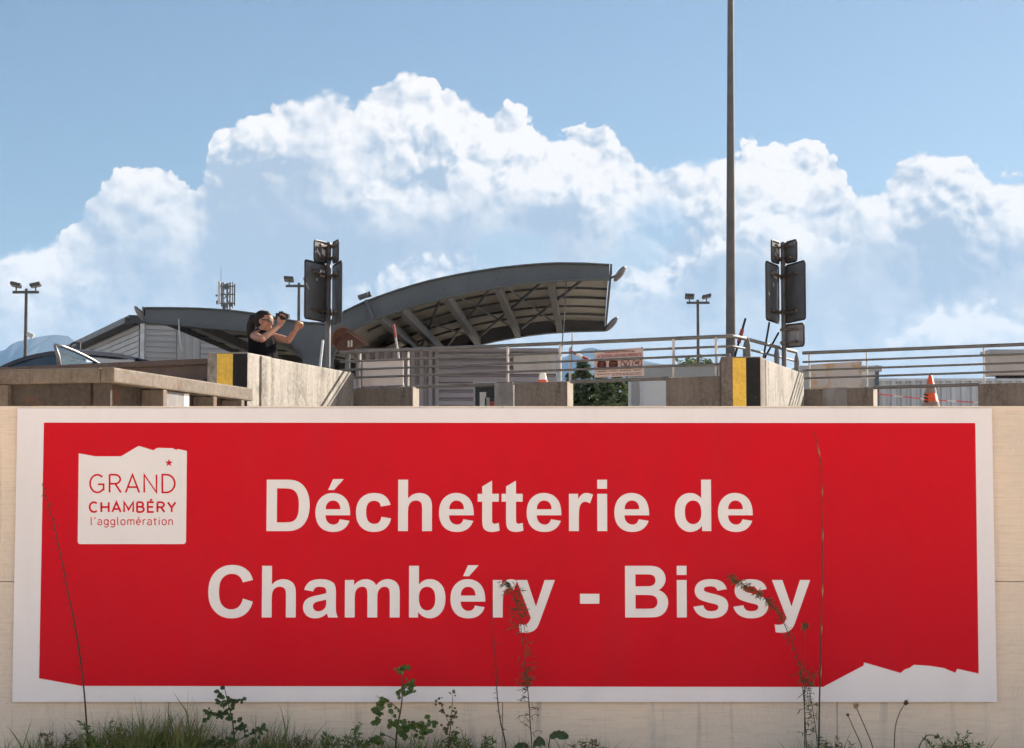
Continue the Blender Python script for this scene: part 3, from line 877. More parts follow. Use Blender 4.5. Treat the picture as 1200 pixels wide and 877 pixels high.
# ================================================================ raised quay: nose blocks, side walls, parapets, railings
ZT = P(296, 413.2, NOSE_Y).z                 # top of the blocks
ZP = P(410, 455, 22.4).z                     # top of the low parapets
V2 = lambda p, z: Vector((p[0], p[1], z))
sawn = Vector((0.535, 0.845))                # towards the back, square to the railing lines


def nose(name, fx, Yf, A1p, label, slabel, stripe):
    """striped end block: fx = pixel columns of (left edge, chamfer, right edge); then the long side wall running back"""
    l, c, r = (P(x, 414, Yf).x for x in fx)
    rr = P(fx[2], 414, Yf + 0.20).x
    back = Yf + 0.62
    plan_ = [(l, Yf), (c, Yf), (rr, Yf + 0.20), (rr + 0.11, back), (l + 0.05, back)]
    root = thing(name, ((l + r) / 2, Yf + .3, 0), label, 'concrete block', 'striped end blocks of the quay')
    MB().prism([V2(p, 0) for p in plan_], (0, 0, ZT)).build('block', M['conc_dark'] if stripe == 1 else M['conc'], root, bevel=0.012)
    for nm, xa, xb, m in (('yellow_stripe', *stripes[stripe][0], M['yellow']), ('black_stripe', *stripes[stripe][1], M['black'])):
        a, b = P(xa, 414, Yf).x, P(xb, 414, Yf).x
        MB().box(((a + b) / 2, Yf - 0.0015, ZT / 2 - 0.004), (b - a, 0.005, ZT - 0.02)).build(nm, m, root)
    s0 = Vector((rr + 0.012, Yf + 0.235)) + Vector((0.034, 0.06)) * (1.0 if stripe == 0 else 0.3)
    s1 = Vector(A1p)
    d = (s1 - s0).normalized()
    nn = Vector((-d.y, d.x))
    wall = MB().prism([V2(s0, 0), V2(s1, 0), V2(s1 + nn * .22, 0), V2(s0 + nn * .22, 0)], (0, 0, ZT - 0.012))
    o = wall.build('side_wall', M['conc'], None, bevel=0.012)
    tag(o, slabel, 'wall', 'long concrete side walls behind the striped blocks')
    return s0, s1


stripes = {0: ((254.5, 273), (273.3, 290)), 1: ((858.5, 874), (874.3, 890.5))}
nose('concrete_block', (243, 290.3, 300.5), NOSE_Y, A1, 'left concrete block with yellow and black stripes, in front of the woman', 'long sunlit concrete wall running back from the left striped block', 0)
nose('concrete_block', (845, 891, 896), NOSE_Y + .55, B1, 'right concrete block with yellow and black stripes, below the tall grey mast', 'short sunlit concrete wall running back from the right striped block', 1)


def on_line(a, b, x):
    """point of the plan line a-b on the sight line of pixel column x"""
    kx = P(x, 445, 1.0).x
    d = b - a
    t = (kx * a.y - a.x) / (d.x - kx * d.y)
    return a + d * t


def parapet(a, b, x0, x1, label, end=True, plate=None, rim=None):
    p0, p1 = on_line(a, b, x0), on_line(a, b, x1)
    root = thing('parapet', ((p0.x + p1.x) / 2, (p0.y + p1.y) / 2, 0), label, 'parapet', 'low concrete parapets under the railings')
    q = sawn * 0.15
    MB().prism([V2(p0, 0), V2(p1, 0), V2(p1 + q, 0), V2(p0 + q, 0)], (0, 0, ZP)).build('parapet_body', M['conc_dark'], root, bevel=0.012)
    if end:  # thin cap in a paler tone that paints the sunlit end
        sd_ = (p1 - p0).normalized()
        e0, e1 = p1 + sd_ * 0.004, p1 + q + sd_ * 0.004
        MB().prism([V2(e0 + sawn * .012, 0), V2(e1 - sawn * .012, 0), V2(e1 - sawn * .012 - sd_ * .006, 0), V2(e0 + sawn * .012 - sd_ * .006, 0)], (0, 0, ZP - .014)).build('sun_tinted_end_face', M['conc_sun_tint'], root)
    if plate:
        for nm, xa, xb, m in plate:
            a_, b_ = on_line(a, b, xa) - sawn * 0.012, on_line(a, b, xb) - sawn * 0.012
            MB().prism([V2(a_, 0), V2(b_, 0), V2(b_ + sawn * .018, 0), V2(a_ + sawn * .018, 0)], (0, 0, ZP + (0.006 if nm == 'steel_plate' else -0.02))).build(nm, m, root, bevel=0.003)
    return root


parapet(railA0, railA1, 404, 483, 'dark stained low concrete wall with end painted sunlit, beside the left side wall')
parapet(railA0, railA1, 581, 664, 'dark low concrete wall with grey steel plate and the small orange cone on top', plate=[('steel_plate', 580, 601.5, M['grey_sheet']), ('white_strip', 601.8, 603.2, M['white_sheet'])])
parapet(railA0, railA1, 780, 844.5, 'dark low concrete wall touching the left face of the right striped block', end=False)
parapet(railB0, railB1, 939, 1022.5, 'low concrete wall with blue grey steel plate, right of the sign post', plate=[('steel_plate', 964, 992.5, M['grey_sheet'])])
parapet(railB0, railB1, 1145.5, 1275, 'dark low concrete wall at the far right edge', end=False)

# steel barrier that closes the left bay
p0, p1 = railL0, railL1
root = thing('steel_barrier', ((p0.x + p1.x) / 2, (p0.y + p1.y) / 2, 0), 'rust brown steel sheet barrier in front of the navy car', 'barrier')
zb = P(240, 420.5, railL1.y).z
MB().prism([V2(p0, 0), V2(p1, 0), V2(p1 + sawn * .05, 0), V2(p0 + sawn * .05, 0)], (0, 0, zb)).build('sheet', M['skip_inner'], root)
MB().beam(V2(p0 - sawn * .03, zb - .03), V2(p1 - sawn * .03, zb - .03), 0.05, 0.06).build('top_edge', M['skip_inner'], root, bevel=.004)
MB().beam(V2(p0 - sawn * .05, zb - .24), V2(p1 - sawn * .05, zb - .24), 0.09, 0.05).build('ledge', M['skip_inner'], root, bevel=.004)

# ---- railings
ZR = [3.415, 3.305, 3.205, 3.108]


def bar(mb_pts, r, root, name='rail_bar', m='rail'):
    return MB().tube(mb_pts, r, 8).build(name, M[m], root, smooth=50)


def railing(a, b, x0, x1, posts, gaps, label, corner=None, pw=0.023):
    p0, p1 = on_line(a, b, x0), on_line(a, b, x1)
    root = thing('railing', ((p0.x + p1.x) / 2, (p0.y + p1.y) / 2, ZP), label, 'railing', 'steel tube railings on the quay')
    for i, z in enumerate(ZR):
        r = 0.021 if i == 0 else 0.013
        pts = [V2(p0, z), V2(p1, z)]
        if corner and i < 2:
            pts = pts[:1] + [V2(c, z) for c in corner]
        bar(pts, r, root)
    for x in posts:
        q = on_line(a, b, x) + sawn * 0.03
        MB().box((q.x, q.y, (ZP + ZR[0]) / 2), (pw, pw, ZR[0] - ZP - 0.02), rz=-0.56).build('rail_post', M['rail_post'], root, bevel=.003)
    for xa, xb in gaps:
        bar([V2(on_line(a, b, xa) + sawn * .04, ZP - 0.005), V2(on_line(a, b, xb) + sawn * .04, ZP - 0.005)], 0.021, root, 'gate_bar')
    return root


ns = Vector((P(858, 395, NOSE_Y + .8).x, NOSE_Y + .8))
cpts = [ns - Vector((.12, -.05)), ns, Vector(B0) + Vector((-0.22, .42)), Vector(B0) + Vector((-0.12, .60)), Vector(B1) + Vector((-.10, -.05))]
ra = railing(railA0, railA1, 398.5, 856, [420, 476.5, 593.5, 655, 788, 838], [(486, 582), (667, 781)], 'long four bar steel railing between the two striped blocks', cpts)
for q, h in ((Vector(B0) + Vector((-0.13, .60)), ZR[0]), (Vector(B0).lerp(Vector(B1), .55) + Vector((-.12, 0)), ZR[0]), (Vector(B1) + Vector((-.10, -.1)), ZR[0]), (ns + Vector((.17, .0)), ZR[0])):
    MB().lathe([(0.03, 0), (0.03, h - ZT - .09), (0.022, h - ZT - .05), (0.008, h - ZT)], (q.x, q.y, ZT - 0.013), n=8).build('rail_stanchion', M['post'], ra, smooth=40)
railing(railB0, railB1, 941, 1270, [947.5, 1015, 1152.5], [(1022, 1147)], 'four bar steel railing at right, starting beside the sign post', pw=0.018)


# ================================================================ skip container behind the wall at left
C0 = P(134, 430.8, 14.0)
ZS = C0.z
d1 = Vector((0.257, 0.966, 0))
d2 = Vector((-0.966, 0.257, 0))
root = thing('skip_container', (C0.x, C0.y, 0), 'open rusty brown steel skip with pale top rail behind the wall at left', 'skip')
L1, L2 = 2.62, 2.45
cc = Vector((C0.x, C0.y, 0))
inn1, inn2 = d2, d1
mb = MB()
T = 0.03
box_pts = [cc, cc + d1 * L1, cc + d1 * L1 + d2 * L2, cc + d2 * L2]
for i in range(4):
    a, b = box_pts[i], box_pts[(i + 1) % 4]
    mid = sum(box_pts, Vector()) / 4
    n_ = ((a + b) / 2 - mid).normalized()
    ins = .20 if i == 0 else .06
    a2, b2 = a - n_ * ins, b - n_ * ins
    dirn = (b - a).normalized()
    w_ = MB().prism([a2 + dirn * .06, b2 - dirn * .06, b2 - n_ * T - dirn * .06, a2 - n_ * T + dirn * .06], (0, 0, ZS - 0.09))
    w_.build('side_sheet', M['skip'], root)
    zr = ZS - 0.055
    e0, e1 = (a, b) if i % 2 == 0 else (a + dirn * .115, b - dirn * .115)
    off = n_ * -0.056
    if i == 0:
        e1 = b + dirn * .04
    MB().beam(e0 + off + Vector((0, 0, zr)), e1 + off + Vector((0, 0, zr)), 0.112, 0.112).build('top_rail', M['skip_rail'], root, bevel=0.012)
MB().prism([p + Vector((0, 0, 0.12)) for p in box_pts], (0, 0, 0.06)).build('floor', M['skip'], root)
for t in (0.89, 1.86, 2.45):
    q = cc + d1 * t
    MB().beam(q + d2 * .10 + Vector((0, 0, .1)), q + d2 * .10 + Vector((0, 0, ZS - .115)), 0.07, 0.19, up=d2).build('rib', M['skip_rail'], root, bevel=.008)
for t in (0.93, 1.75):
    q = cc + d2 * t
    MB().beam(q + d1 * .03 + Vector((0, 0, .1)), q + d1 * .03 + Vector((0, 0, ZS - .115)), 0.09, 0.06, up=d1).build('rib', M['skip_rail'], root, bevel=.008)
for nm, ta, tb, m in (('steel_plate', 0.97, 1.30, 'grey_sheet'), ('white_strip', 1.303, 1.40, 'white_sheet')):
    a, b = cc + d1 * ta + d2 * .045, cc + d1 * tb + d2 * .045
    MB().prism([a, b, b - d2 * .012, a - d2 * .012], (0, 0, ZS - .12)).build(nm, M[m], root)
num = strokes('14', 0.016, 0, 0.15, 0.095, 0.5, lambda u, v, l: cc + d1 * (2.03 + u) + d2 * 0.197 + Vector((0, 0, ZS - .25 + v)))
num.build('number', M['white'], root, recalc=False)['label'] = 'white painted number 14'


# ================================================================ back to back sign panels on posts
def rounded(w, h, r, n=4):
    pts = []
    for cx, cy, a0 in ((w - r, h - r, 0), (r, h - r, 90), (r, r, 180), (w - r, r, 270)):
        pts += [(cx + r * math.cos(R(a0 + 90 * i / n)), cy + r * math.sin(R(a0 + 90 * i / n))) for i in range(n + 1)]
    return pts


def sign_panel(root, Yp, xi, xo, yt, yb, width, holes=(), backm='panel_back', rusty=False):
    """panel seen from the back; xi/xo = inner and outer pixel columns, its outer edge stands nearer to us"""
    pi = P(xi, yt, Yp)
    z1, z0 = pi.z, P(xi, yb, Yp).z
    best = None
    for i in range(0, 400):                              # depth of the outer edge that gives the panel its real width
        Y2 = Yp - i * 0.0025
        po = P(xo, yt, Y2)
        dd = math.hypot(po.x - pi.x, po.y - pi.y)
        if dd >= width:
            best = po
            break
    best = best or po
    d = Vector((best.x - pi.x, best.y - pi.y, 0)).normalized()
    n_ = Vector((-d.y, d.x, 0))
    if n_.y > 0:
        n_ = -n_                                          # towards the viewer: the back of the panel
    w = math.hypot(best.x - pi.x, best.y - pi.y)
    o3 = Vector((pi.x, pi.y, z0))
    out = rounded(w, z1 - z0, 0.035)
    pt = lambda u, v, k_=0.0: o3 + d * u + Vector((0, 0, v)) + n_ * k_
    pan = MB().prism([pt(u, v, -0.006) for u, v in out], n_ * 0.006).build('panel', M[backm], root)
    ring = [pt(u, v) for u, v in out]
    MB().tube(ring + [ring[0]], 0.011, 6, cap=False).build('rim', M['panel_rim'], pan, smooth=True)
    MB().prism([pt(u, v, -0.008) for u, v in rounded(w, z1 - z0, 0.035)], n_ * 0.0015).build('face_sheet', M['panel_face'], pan)
    h = z1 - z0
    for v in ((0.18, 0.82) if h > 0.4 else (0.22, 0.78)):
        a, b = pt(-0.05, h * v, 0.03), pt(w * 0.72, h * v, 0.03)
        MB().beam(a, b, 0.028, 0.03).build('bracket', M['bracket'], pan, bevel=.004)
        MB().ball(pt(w * .70, h * v, .045), 0.012, 6, 4).build('bolt', M['bracket'], pan)
    for (u0, v0, pw, ph, sk) in holes:
        MB().prism([pt(u0 * w, v0 * h, 0.0005), pt((u0 + pw) * w, (v0 + sk) * h, 0.0005), pt((u0 + pw) * w, (v0 + ph + sk) * h, 0.0005), pt(u0 * w, (v0 + ph) * h, 0.0005)], n_ * 0.001).build('torn_sticker', M['panel_face'], pan)
    return pan


def sign_post(name, x, Yp, ytop, zb_, label, panels):
    p = P(x, ytop, Yp)
    root = thing(name, (p.x, Yp, zb_), label, 'sign post', 'posts carrying panels seen from behind')
    MB().lathe([(0.030, 0), (0.030, p.z - zb_ - .01), (0.022, p.z - zb_), (0, p.z - zb_)], (p.x, Yp, zb_), n=12).build('post', M['post'], root, smooth=40)
    for pl in panels:
        pn = sign_panel(root, Yp + 0.01, **pl)
        for v in (0.2, 0.8):
            z = P(0, pl['yb'], Yp).z * (1 - v) + P(0, pl['yt'], Yp).z * v
            MB().lathe([(0.034, -0.02), (0.040, -0.018), (0.040, 0.018), (0.034, 0.02)], (p.x, Yp, z), n=12).build('clamp', M['bracket'], root, smooth=40)
    return root


sign_post('sign_post', 385.2, 22.25, 284, FLOOR, 'post with four dark panel backs standing just right of the woman', [
    dict(xi=381.5, xo=357.5, yt=310.8, yb=377.5, width=0.52, holes=((0.02, 0.78, 0.24, 0.12, 0.0), (0.40, .69, .05, .04, 0), (0.80, 0.50, 0.16, 0.02, 0.10))),
    dict(xi=390.5, xo=400.3, yt=312, yb=381.5, width=0.52),
    dict(xi=382, xo=368.3, yt=284.5, yb=308.8, width=0.26, holes=((0.06, 0.30, 0.30, 0.3, 0.12), (0.45, 0.2, 0.3, .14, .3))),
    dict(xi=390.5, xo=396.6, yt=284.5, yb=309, width=0.26)])
sign_post('sign_post', 917.6, 21.8, 284, FLOOR, 'post with five dark panel backs standing behind the right striped block', [
    dict(xi=912, xo=897.6, yt=312.5, yb=379.2, width=0.52, holes=((0.12, 0.76, 0.28, 0.11, 0.02), (0.36, .60, .09, .06, 0.03), (0.72, 0.42, 0.08, 0.05, 0.03))),
    dict(xi=921, xo=943.2, yt=312, yb=378.7, width=0.52),
    dict(xi=912.6, xo=904, yt=284.5, yb=309.5, width=0.26, holes=((0.05, 0.42, 0.30, 0.2, 0.12), (0.20, 0.18, 0.3, .12, .2))),
    dict(xi=921, xo=933.6, yt=284.3, yb=309, width=0.26),
    dict(xi=920.5, xo=942, yt=381.2, yb=407.5, width=0.30, backm='grey_sheet')])

# tall mast
p = P(855.3, 413, 24.0)
root = thing('lamp_mast', (p.x, 24.0, FLOOR), 'very tall tapering dark grey mast rising out of the top of the photo', 'lamp mast')
MB().tube([(p.x + .0075 * h_, 24.0, FLOOR + h_) for h_ in (0, 1.2, 6.1, 9.6)], [0.066, 0.0655, 0.039, 0.030], 16).build('shaft', M['mast'], root, smooth=40)
MB().lathe([(0.14, 0), (0.14, 0.025), (0.075, 0.03)], (p.x, 24.0, FLOOR), n=12).build('base_plate', M['mast'], root)
MB().beam((p.x - .55, 24, FLOOR + 9.55), (p.x + .55, 24, FLOOR + 9.55), .06, .06).build('crossbar', M['mast'], root)
for sx in (-.45, .45):
    MB().box((p.x + sx, 23.9, FLOOR + 9.66), (.36, .42, .12), mat=Matrix.Rotation(R(-25), 3, 'X')).build('floodlight', M['mast'], root, bevel=.02)


# twin floodlight poles far behind
def floodpole(x, Y, ybar, half, label, tilt):
    t = P(x, ybar, Y)
    s_ = Y / FOC
    root = thing('floodlight_pole', (t.x, Y, FLOOR), label, 'floodlight pole', 'twin floodlight poles behind the quay')
    MB().lathe([(0.10, 0), (0.065, t.z - FLOOR + .05), (0, t.z - FLOOR + .06)], (t.x, Y, FLOOR), n=10).build('pole', M['mast'], root, smooth=40)
    MB().beam((t.x - half * s_, Y - .08, t.z - .1), (t.x + half * s_, Y - .08, t.z - .1), 0.08, 0.11).build('crossbar', M['canopy_dark'], root)
    for i, sx in enumerate((-1, 1)):
        c = Vector((t.x + sx * half * s_ * 0.74, Y - .12, t.z + .20))
        Mx = Matrix.Rotation(R(tilt[i][0]), 3, 'X') @ Matrix.Rotation(R(tilt[i][1]), 3, 'Y')
        h = MB().box(c, (.44, .34, .13), mat=Mx).build('floodlight', M['mast'], root, bevel=.04)
        MB().box(c + Mx @ Vector((0, 0, -.078)), (.37, .27, .012), mat=Mx).build('lens', M['lamp_lens'], h)
        MB().beam(c + Vector((0, .05, -.06)), (c.x, Y - .08, t.z - .06), .05, .05).build('stirrup', M['canopy_dark'], root)
    return root


fp = floodpole(31, 76, 340, 15.5, 'slim pole with twin floodlights at the far left, against the mountain', ((-14, 14), (-8, -12)))
floodpole(350.5, 82, 333, 15.5, 'slim pole with floodlights partly hidden by the left panel post', ((-24, 6), (-12, -10)))
floodpole(817.8, 88, 352.8, 13.5, 'slim pole with twin floodlights just left of the tall mast', ((-26, 3), (-10, -14)))
q = P(35.5, 393, 75.7)
MB().box(q, (.28, .16, .2), mat=Matrix.Rotation(R(28), 3, 'Y')).build('camera_box', M['antenna'], fp, bevel=.03)

# ================================================================ gull wing canopy
YC, DEPTH, SH = 40.0, 12.0, 0.5
zf = lambda y: P(600, y, YC).z
top_r = [(380, 379.6), (386, 377.5), (394, 371.5), (402, 366), (414, 360), (427, 354), (440, 349.2), (453, 344.5), (466, 340), (479, 336), (500, 330), (520, 325.5), (540, 321.4), (560, 318),
         (585, 314.2), (610, 311.4), (635, 309.4), (655, 308.6), (685, 309), (714, 310.6)]
bot_r = [(714, 327), (690, 327.5), (664, 328.2), (645, 329.5), (625, 331), (600, 334), (580, 337), (550, 342.5), (520, 349), (490, 357), (457, 367), (443, 372), (430, 378), (421, 382), (414, 386),
         (405, 393), (398, 402), (394, 409.5), (391, 417), (390, 430), (390, 450)]
bot_l = [(357, 450), (356.5, 430), (353, 418.5), (348, 410), (342, 402.5), (335, 396.5), (326, 393), (317, 391), (305, 389.6), (293, 388.6), (275, 386.8), (250, 384.6), (230, 382.8), (210, 380.8), (190, 379), (170, 377)]
top_l = [(170, 361), (200, 361), (231, 361.6), (250, 362.6), (269, 364), (285, 365.8), (301, 368), (318, 371.2), (335, 374.6), (348, 376.8), (361, 378.6)]


def cpt(x, y):
    return P(x, y, YC)


croot = thing('canopy', (P(374, 450, YC).x, YC + DEPTH / 2, FLOOR), 'big grey steel canopy with two curved wings and a ribbed cream underside', 'canopy')


def frame(name, dy, dx, th, m):
    outl = [cpt(x, y) for x, y in top_r + bot_r]
    foot = [Vector((cpt(389, 450).x, YC, FLOOR)), Vector((cpt(358, 450).x, YC, FLOOR))]
    outl = outl + foot + [cpt(x, y) for x, y in bot_l + top_l]
    outl = [p_ + Vector((dx, dy, 0)) for p_ in outl]
    # side faces as one outline, top and bottom flanges a little wider than the web
    o = MB().prism(outl, (0, th, 0)).build(name, m, croot)
    for nm, line in (('flange', [(x, y) for x, y in top_l + top_r]), ('flange', bot_r[:-2]), ('flange', bot_l[2:])):
        fl = MB()
        pts = [cpt(x, y) + Vector((dx, dy, 0)) for x, y in line]
        n = len(pts)
        vs = []
        for q in pts:
            vs += [q + Vector((0, -0.09, 0.012)), q + Vector((0, th + 0.09, 0.012)), q + Vector((0, th + 0.09, -0.014)), q + Vector((0, -0.09, -0.014))]
        fs = [(4 * i + j, 4 * i + (j + 1) % 4, 4 * i + 4 + (j + 1) % 4, 4 * i + 4 + j) for i in range(n - 1) for j in range(4)]
        fs += [(0, 1, 2, 3), (4 * n - 4, 4 * n - 3, 4 * n - 2, 4 * n - 1)]
        fl.add(vs, fs).build(nm, m, o)
    return o


frame('front_beam', 0, 0, 0.16, M['canopy'])
frame('rear_beam', DEPTH, SH, 0.16, M['canopy_dark'])


def interp(line, x):
    for (x0, y0), (x1, y1) in zip(line[:-1], line[1:]):
        if min(x0, x1) <= x <= max(x0, x1):
            return y0 + (y1 - y0) * (x - x0) / (x1 - x0 + 1e-9)
    return line[-1][1]


tline = top_l + top_r
bline_r, bline_l = bot_r[::-1], bot_l
# deck: standing profile with real ribs across the arc
deck = MB()
xs = [170 + i * (714 - 170) / 160.0 for i in range(161)]
rows = []
ND = 40
for x in xs:
    p_ = cpt(x, interp(tline, x)) - Vector((0, 0, 0.05))
    row = []
    for j in range(ND + 1):
        t = j / ND
        row.append(p_ + Vector((SH * t, 0.17 + (DEPTH - .18) * t, 0.028 if j % 2 else 0)))
    rows.append(row)
vs = [q for r_ in rows for q in r_]
fs = [(i * (ND + 1) + j, i * (ND + 1) + j + 1, (i + 1) * (ND + 1) + j + 1, (i + 1) * (ND + 1) + j) for i in range(len(xs) - 1) for j in range(ND)]
n0 = len(vs)
vs2 = [q + Vector((0, 0, 0.035)) for q in vs]
fs2 = [tuple(n0 + i for i in reversed(f)) for f in fs]
deck.add(vs + vs2, fs + fs2)
deck.build('roof_deck', M['cream'], croot, recalc=False)
# purlins follow the arc, at five depths
for t in (0.17, 0.33, 0.50, 0.67, 0.84):
    for lo, hi in ((405, 713), (171, 345)):
        pts = [cpt(x, interp(tline, x)) + Vector((SH * t, DEPTH * t, -0.075)) for x in [lo + (hi - lo) * i / 24 for i in range(25)]]
        pm = MB()
        for a, b in zip(pts[:-1], pts[1:]):
            pm.beam(a, b, 0.05, 0.05)
        pm.build('purlin', M['canopy_dark'], croot)
# cross beams from front to rear
for xf in (443, 468, 521, 582, 645, 300, 225):
    yb_ = interp(bline_r if xf > 374 else bline_l, xf)
    a = cpt(xf, yb_ - 4)
    b = a + Vector((SH, DEPTH, 0))
    MB().beam(a + Vector((0, .17, 0)), b, 0.15, 0.22).build('cross_beam', M['rib'], croot, bevel=.01)
# wind bracing
for xa, ta, xb, tb in ((430, 1, 521, 0), (475, 1, 582, 0), (521, 1, 645, 0), (582, 1, 690, 0), (443, 0, 521, 1), (521, 0, 582, 1), (582, 0, 645, 1)):
    a = cpt(xa, interp(tline, xa)) + Vector((SH * ta, DEPTH * ta, -.24))
    b = cpt(xb, interp(tline, xb)) + Vector((SH * tb, DEPTH * tb, -.24))
    MB().tube([a, b], 0.035 if ta == 1 else 0.022, 6).build('brace', M['canopy_dark'], croot)
# end plates
for x, dxx in ((714, 0.0), (170, -0.0)):
    yt, yb_ = interp(tline, x), (327 if x > 374 else 377)
    a, b = cpt(x, yt), cpt(x, yb_)
    sgn = 1 if x > 374 else -1
    MB().prism([a + Vector((sgn * .02, -.02, .02)), b + Vector((sgn * .02, -.02, a.z - b.z - .16)), b + Vector((sgn * .02 + SH, DEPTH + .2, a.z - b.z - .16)), a + Vector((sgn * .02 + SH, DEPTH + .2, .02))], (sgn * .04, 0, 0)).build('edge_trim', M['canopy_dark'], croot)


def wing_lamp(x, y, dy, ang, flip, label):
    c = P(x, y, YC + dy)
    root = thing('floodlight', c, label, 'floodlight', 'floodlights on the canopy ends')
    Mx = Matrix.Rotation(R(ang), 3, 'Y') @ Matrix.Rotation(R(-18), 3, 'X')
    s_ = (YC + dy) / 40.0
    h = MB().ball(c, (.21 * s_, .13, .062 * s_), 14, 9)
    h.v = [c + Mx @ (q - c) for q in h.v]
    h.build('head', M['lamp_lens'], root, smooth=True)
    MB().beam(c, c + Vector((-flip * .22, .05, -.10)), .04, .04).build('arm', M['canopy_dark'], root)
    return root


wing_lamp(726.5, 321, 0.1, -52, 1, 'upper floodlight on the right end of the canopy')
wing_lamp(716.5, 380, 12, -48, 1, 'lower floodlight behind, on the right end of the canopy')
wing_lamp(164.5, 368, 0.1, 52, -1, 'floodlight on the left end of the canopy')
c = cpt(428, 353)
br = thing('clamp_bracket', c, 'small dark bracket strapped on the rising canopy beam', 'bracket')
MB().box(c + Vector((-.04, -.02, .10)), (.22, .3, .08), mat=Matrix.Rotation(R(-20), 3, 'Y')).build('plate', M['canopy_dark'], br, bevel=.01)
MB().box(c + Vector((.08, -.02, .14)), (.10, .2, .10), mat=Matrix.Rotation(R(-20), 3, 'Y')).build('clip', M['canopy_dark'], br, bevel=.01)
MB().beam(cpt(429.5, 352) + Vector((0, -.11, 0)), cpt(437, 374.5) + Vector((0, -.11, 0)), .07, .03, up=Vector((0, 1, 0))).build('strap', M['canopy'], br)
for pts, lab in (([(663.5, 329), (662.6, 350), (660.5, 380), (658, 413), (656.5, 445)], 'long thin pull cord hanging from the front of the canopy'),
                 ([(670.8, 391), (670, 412), (668.6, 445)], 'shorter thin pull cord hanging right of the long one'),
                 ([(209.5, 374), (210, 390), (212, 405), (213.5, 412)], 'pale cable hanging from the left wing of the canopy')):
    o = MB().tube([P(x, y, 39.85) for x, y in pts], 0.014, 5).build('pull_cord', M['trim_light'] if 'pale' in lab else M['mast'], None, smooth=True)
    tag(o, lab, 'cord')


# ================================================================ buildings
def cladding(mb, a, b, z0, z1, pitch, dep, n_, horizontal=True):
    """profiled sheet between plan points a and b"""
    a, b, n_ = Vector((*a, 0)), Vector((*b, 0)), Vector((*n_, 0))
    if horizontal:
        k_ = int((z1 - z0) / pitch)
        prof = []
        for i in range(k_):
            z = z0 + (z1 - z0) * i / k_
            h = (z1 - z0) / k_
            prof += [(z, 0), (z + h * .12, dep), (z + h * .72, dep), (z + h * .84, 0)]
        prof.append((z1, 0))
        vs = []
        for z, d in prof:
            vs += [a + n_ * d + Vector((0, 0, z)), b + n_ * d + Vector((0, 0, z))]
        mb.add(vs, [(2 * i, 2 * i + 1, 2 * i + 3, 2 * i + 2) for i in range(len(prof) - 1)])
    else:
        L = (b - a).length
        k_ = max(2, int(L / pitch))
        vs = []
        for i in range(k_):
            for f, d in ((0, 0), (.12, dep), (.55, dep), (.67, 0)):
                q = a + (b - a) * ((i + f) / k_) + n_ * d
                vs += [q + Vector((0, 0, z0)), q + Vector((0, 0, z1))]
        vs += [b + Vector((0, 0, z0)), b + Vector((0, 0, z1))]
        mb.add(vs, [(2 * i, 2 * i + 1, 2 * i + 3, 2 * i + 2) for i in range(len(vs) // 2 - 1)])
    return mb


# depot hall at left, corner towards us
bc = P(165, 379, 54)
ct = bc.z
b0 = Vector((bc.x, 54))
ul, ur = Vector((-.38, .925)), Vector((.925, .38))
nl, nr = Vector((-.925, -.38)), Vector((.38, -.925))
root = thing('depot_building', (bc.x, 54, FLOOR), 'grey corrugated depot building with dark roof edge at left', 'building')
pl_ = [b0, b0 + ur * 9, b0 + ur * 9 + ul * 16, b0 + ul * 16]
MB().prism([V2(q, FLOOR) for q in pl_], (0, 0, ct - FLOOR - .1)).build('wall_core', M['clad'], root)
cladding(MB(), b0 + nl * .02, b0 + ul * 16 + nl * .02, FLOOR, ct - .02, 0.16, 0.03, nl).build('left_cladding', M['clad'], root, recalc=False)
cladding(MB(), b0 + nr * .02 + ur * .12, b0 + ur * 1.02 + nr * .02, FLOOR, ct - .02, 0.16, 0.03, nr).build('right_cladding', M['clad'], root, recalc=False)
cladding(MB(), b0 + nr * .02 + ur * 1.75, b0 + ur * 9 + nr * .02, FLOOR, ct - .02, 0.16, 0.03, nr).build('right_cladding', M['clad'], root, recalc=False)
cladding(MB(), b0 + nr * .03 + ur * 1.05, b0 + ur * 1.72 + nr * .03, FLOOR, ct - .02, 0.22, 0.03, nr, False).build('upright_panel', M['render_grey'], root, recalc=False)
MB().beam(V2(b0 + ur * .05 + nr * .03, FLOOR), V2(b0 + ur * .05 + nr * .03, ct), .12, .12).build('corner_trim', M['trim_light'], root)
MB().prism([V2(q, ct - .02) for q in (b0 + nl * .35 + nr * .1 - ur * 0, b0 + ul * 16.4 + nl * .35, b0 + ul * 16.4 - nl * 9.4, b0 + ur * 9.3 + nr * .1)], (0, 0, .24)).build('roof', M['trim_dark'], root)
MB().beam(V2(b0 + nl * .42 + nr * .1, ct + .06), V2(b0 + nl * .42 + ul * 16.4, ct + .06), .12, .16).build('gutter', M['trim_dark'], root)

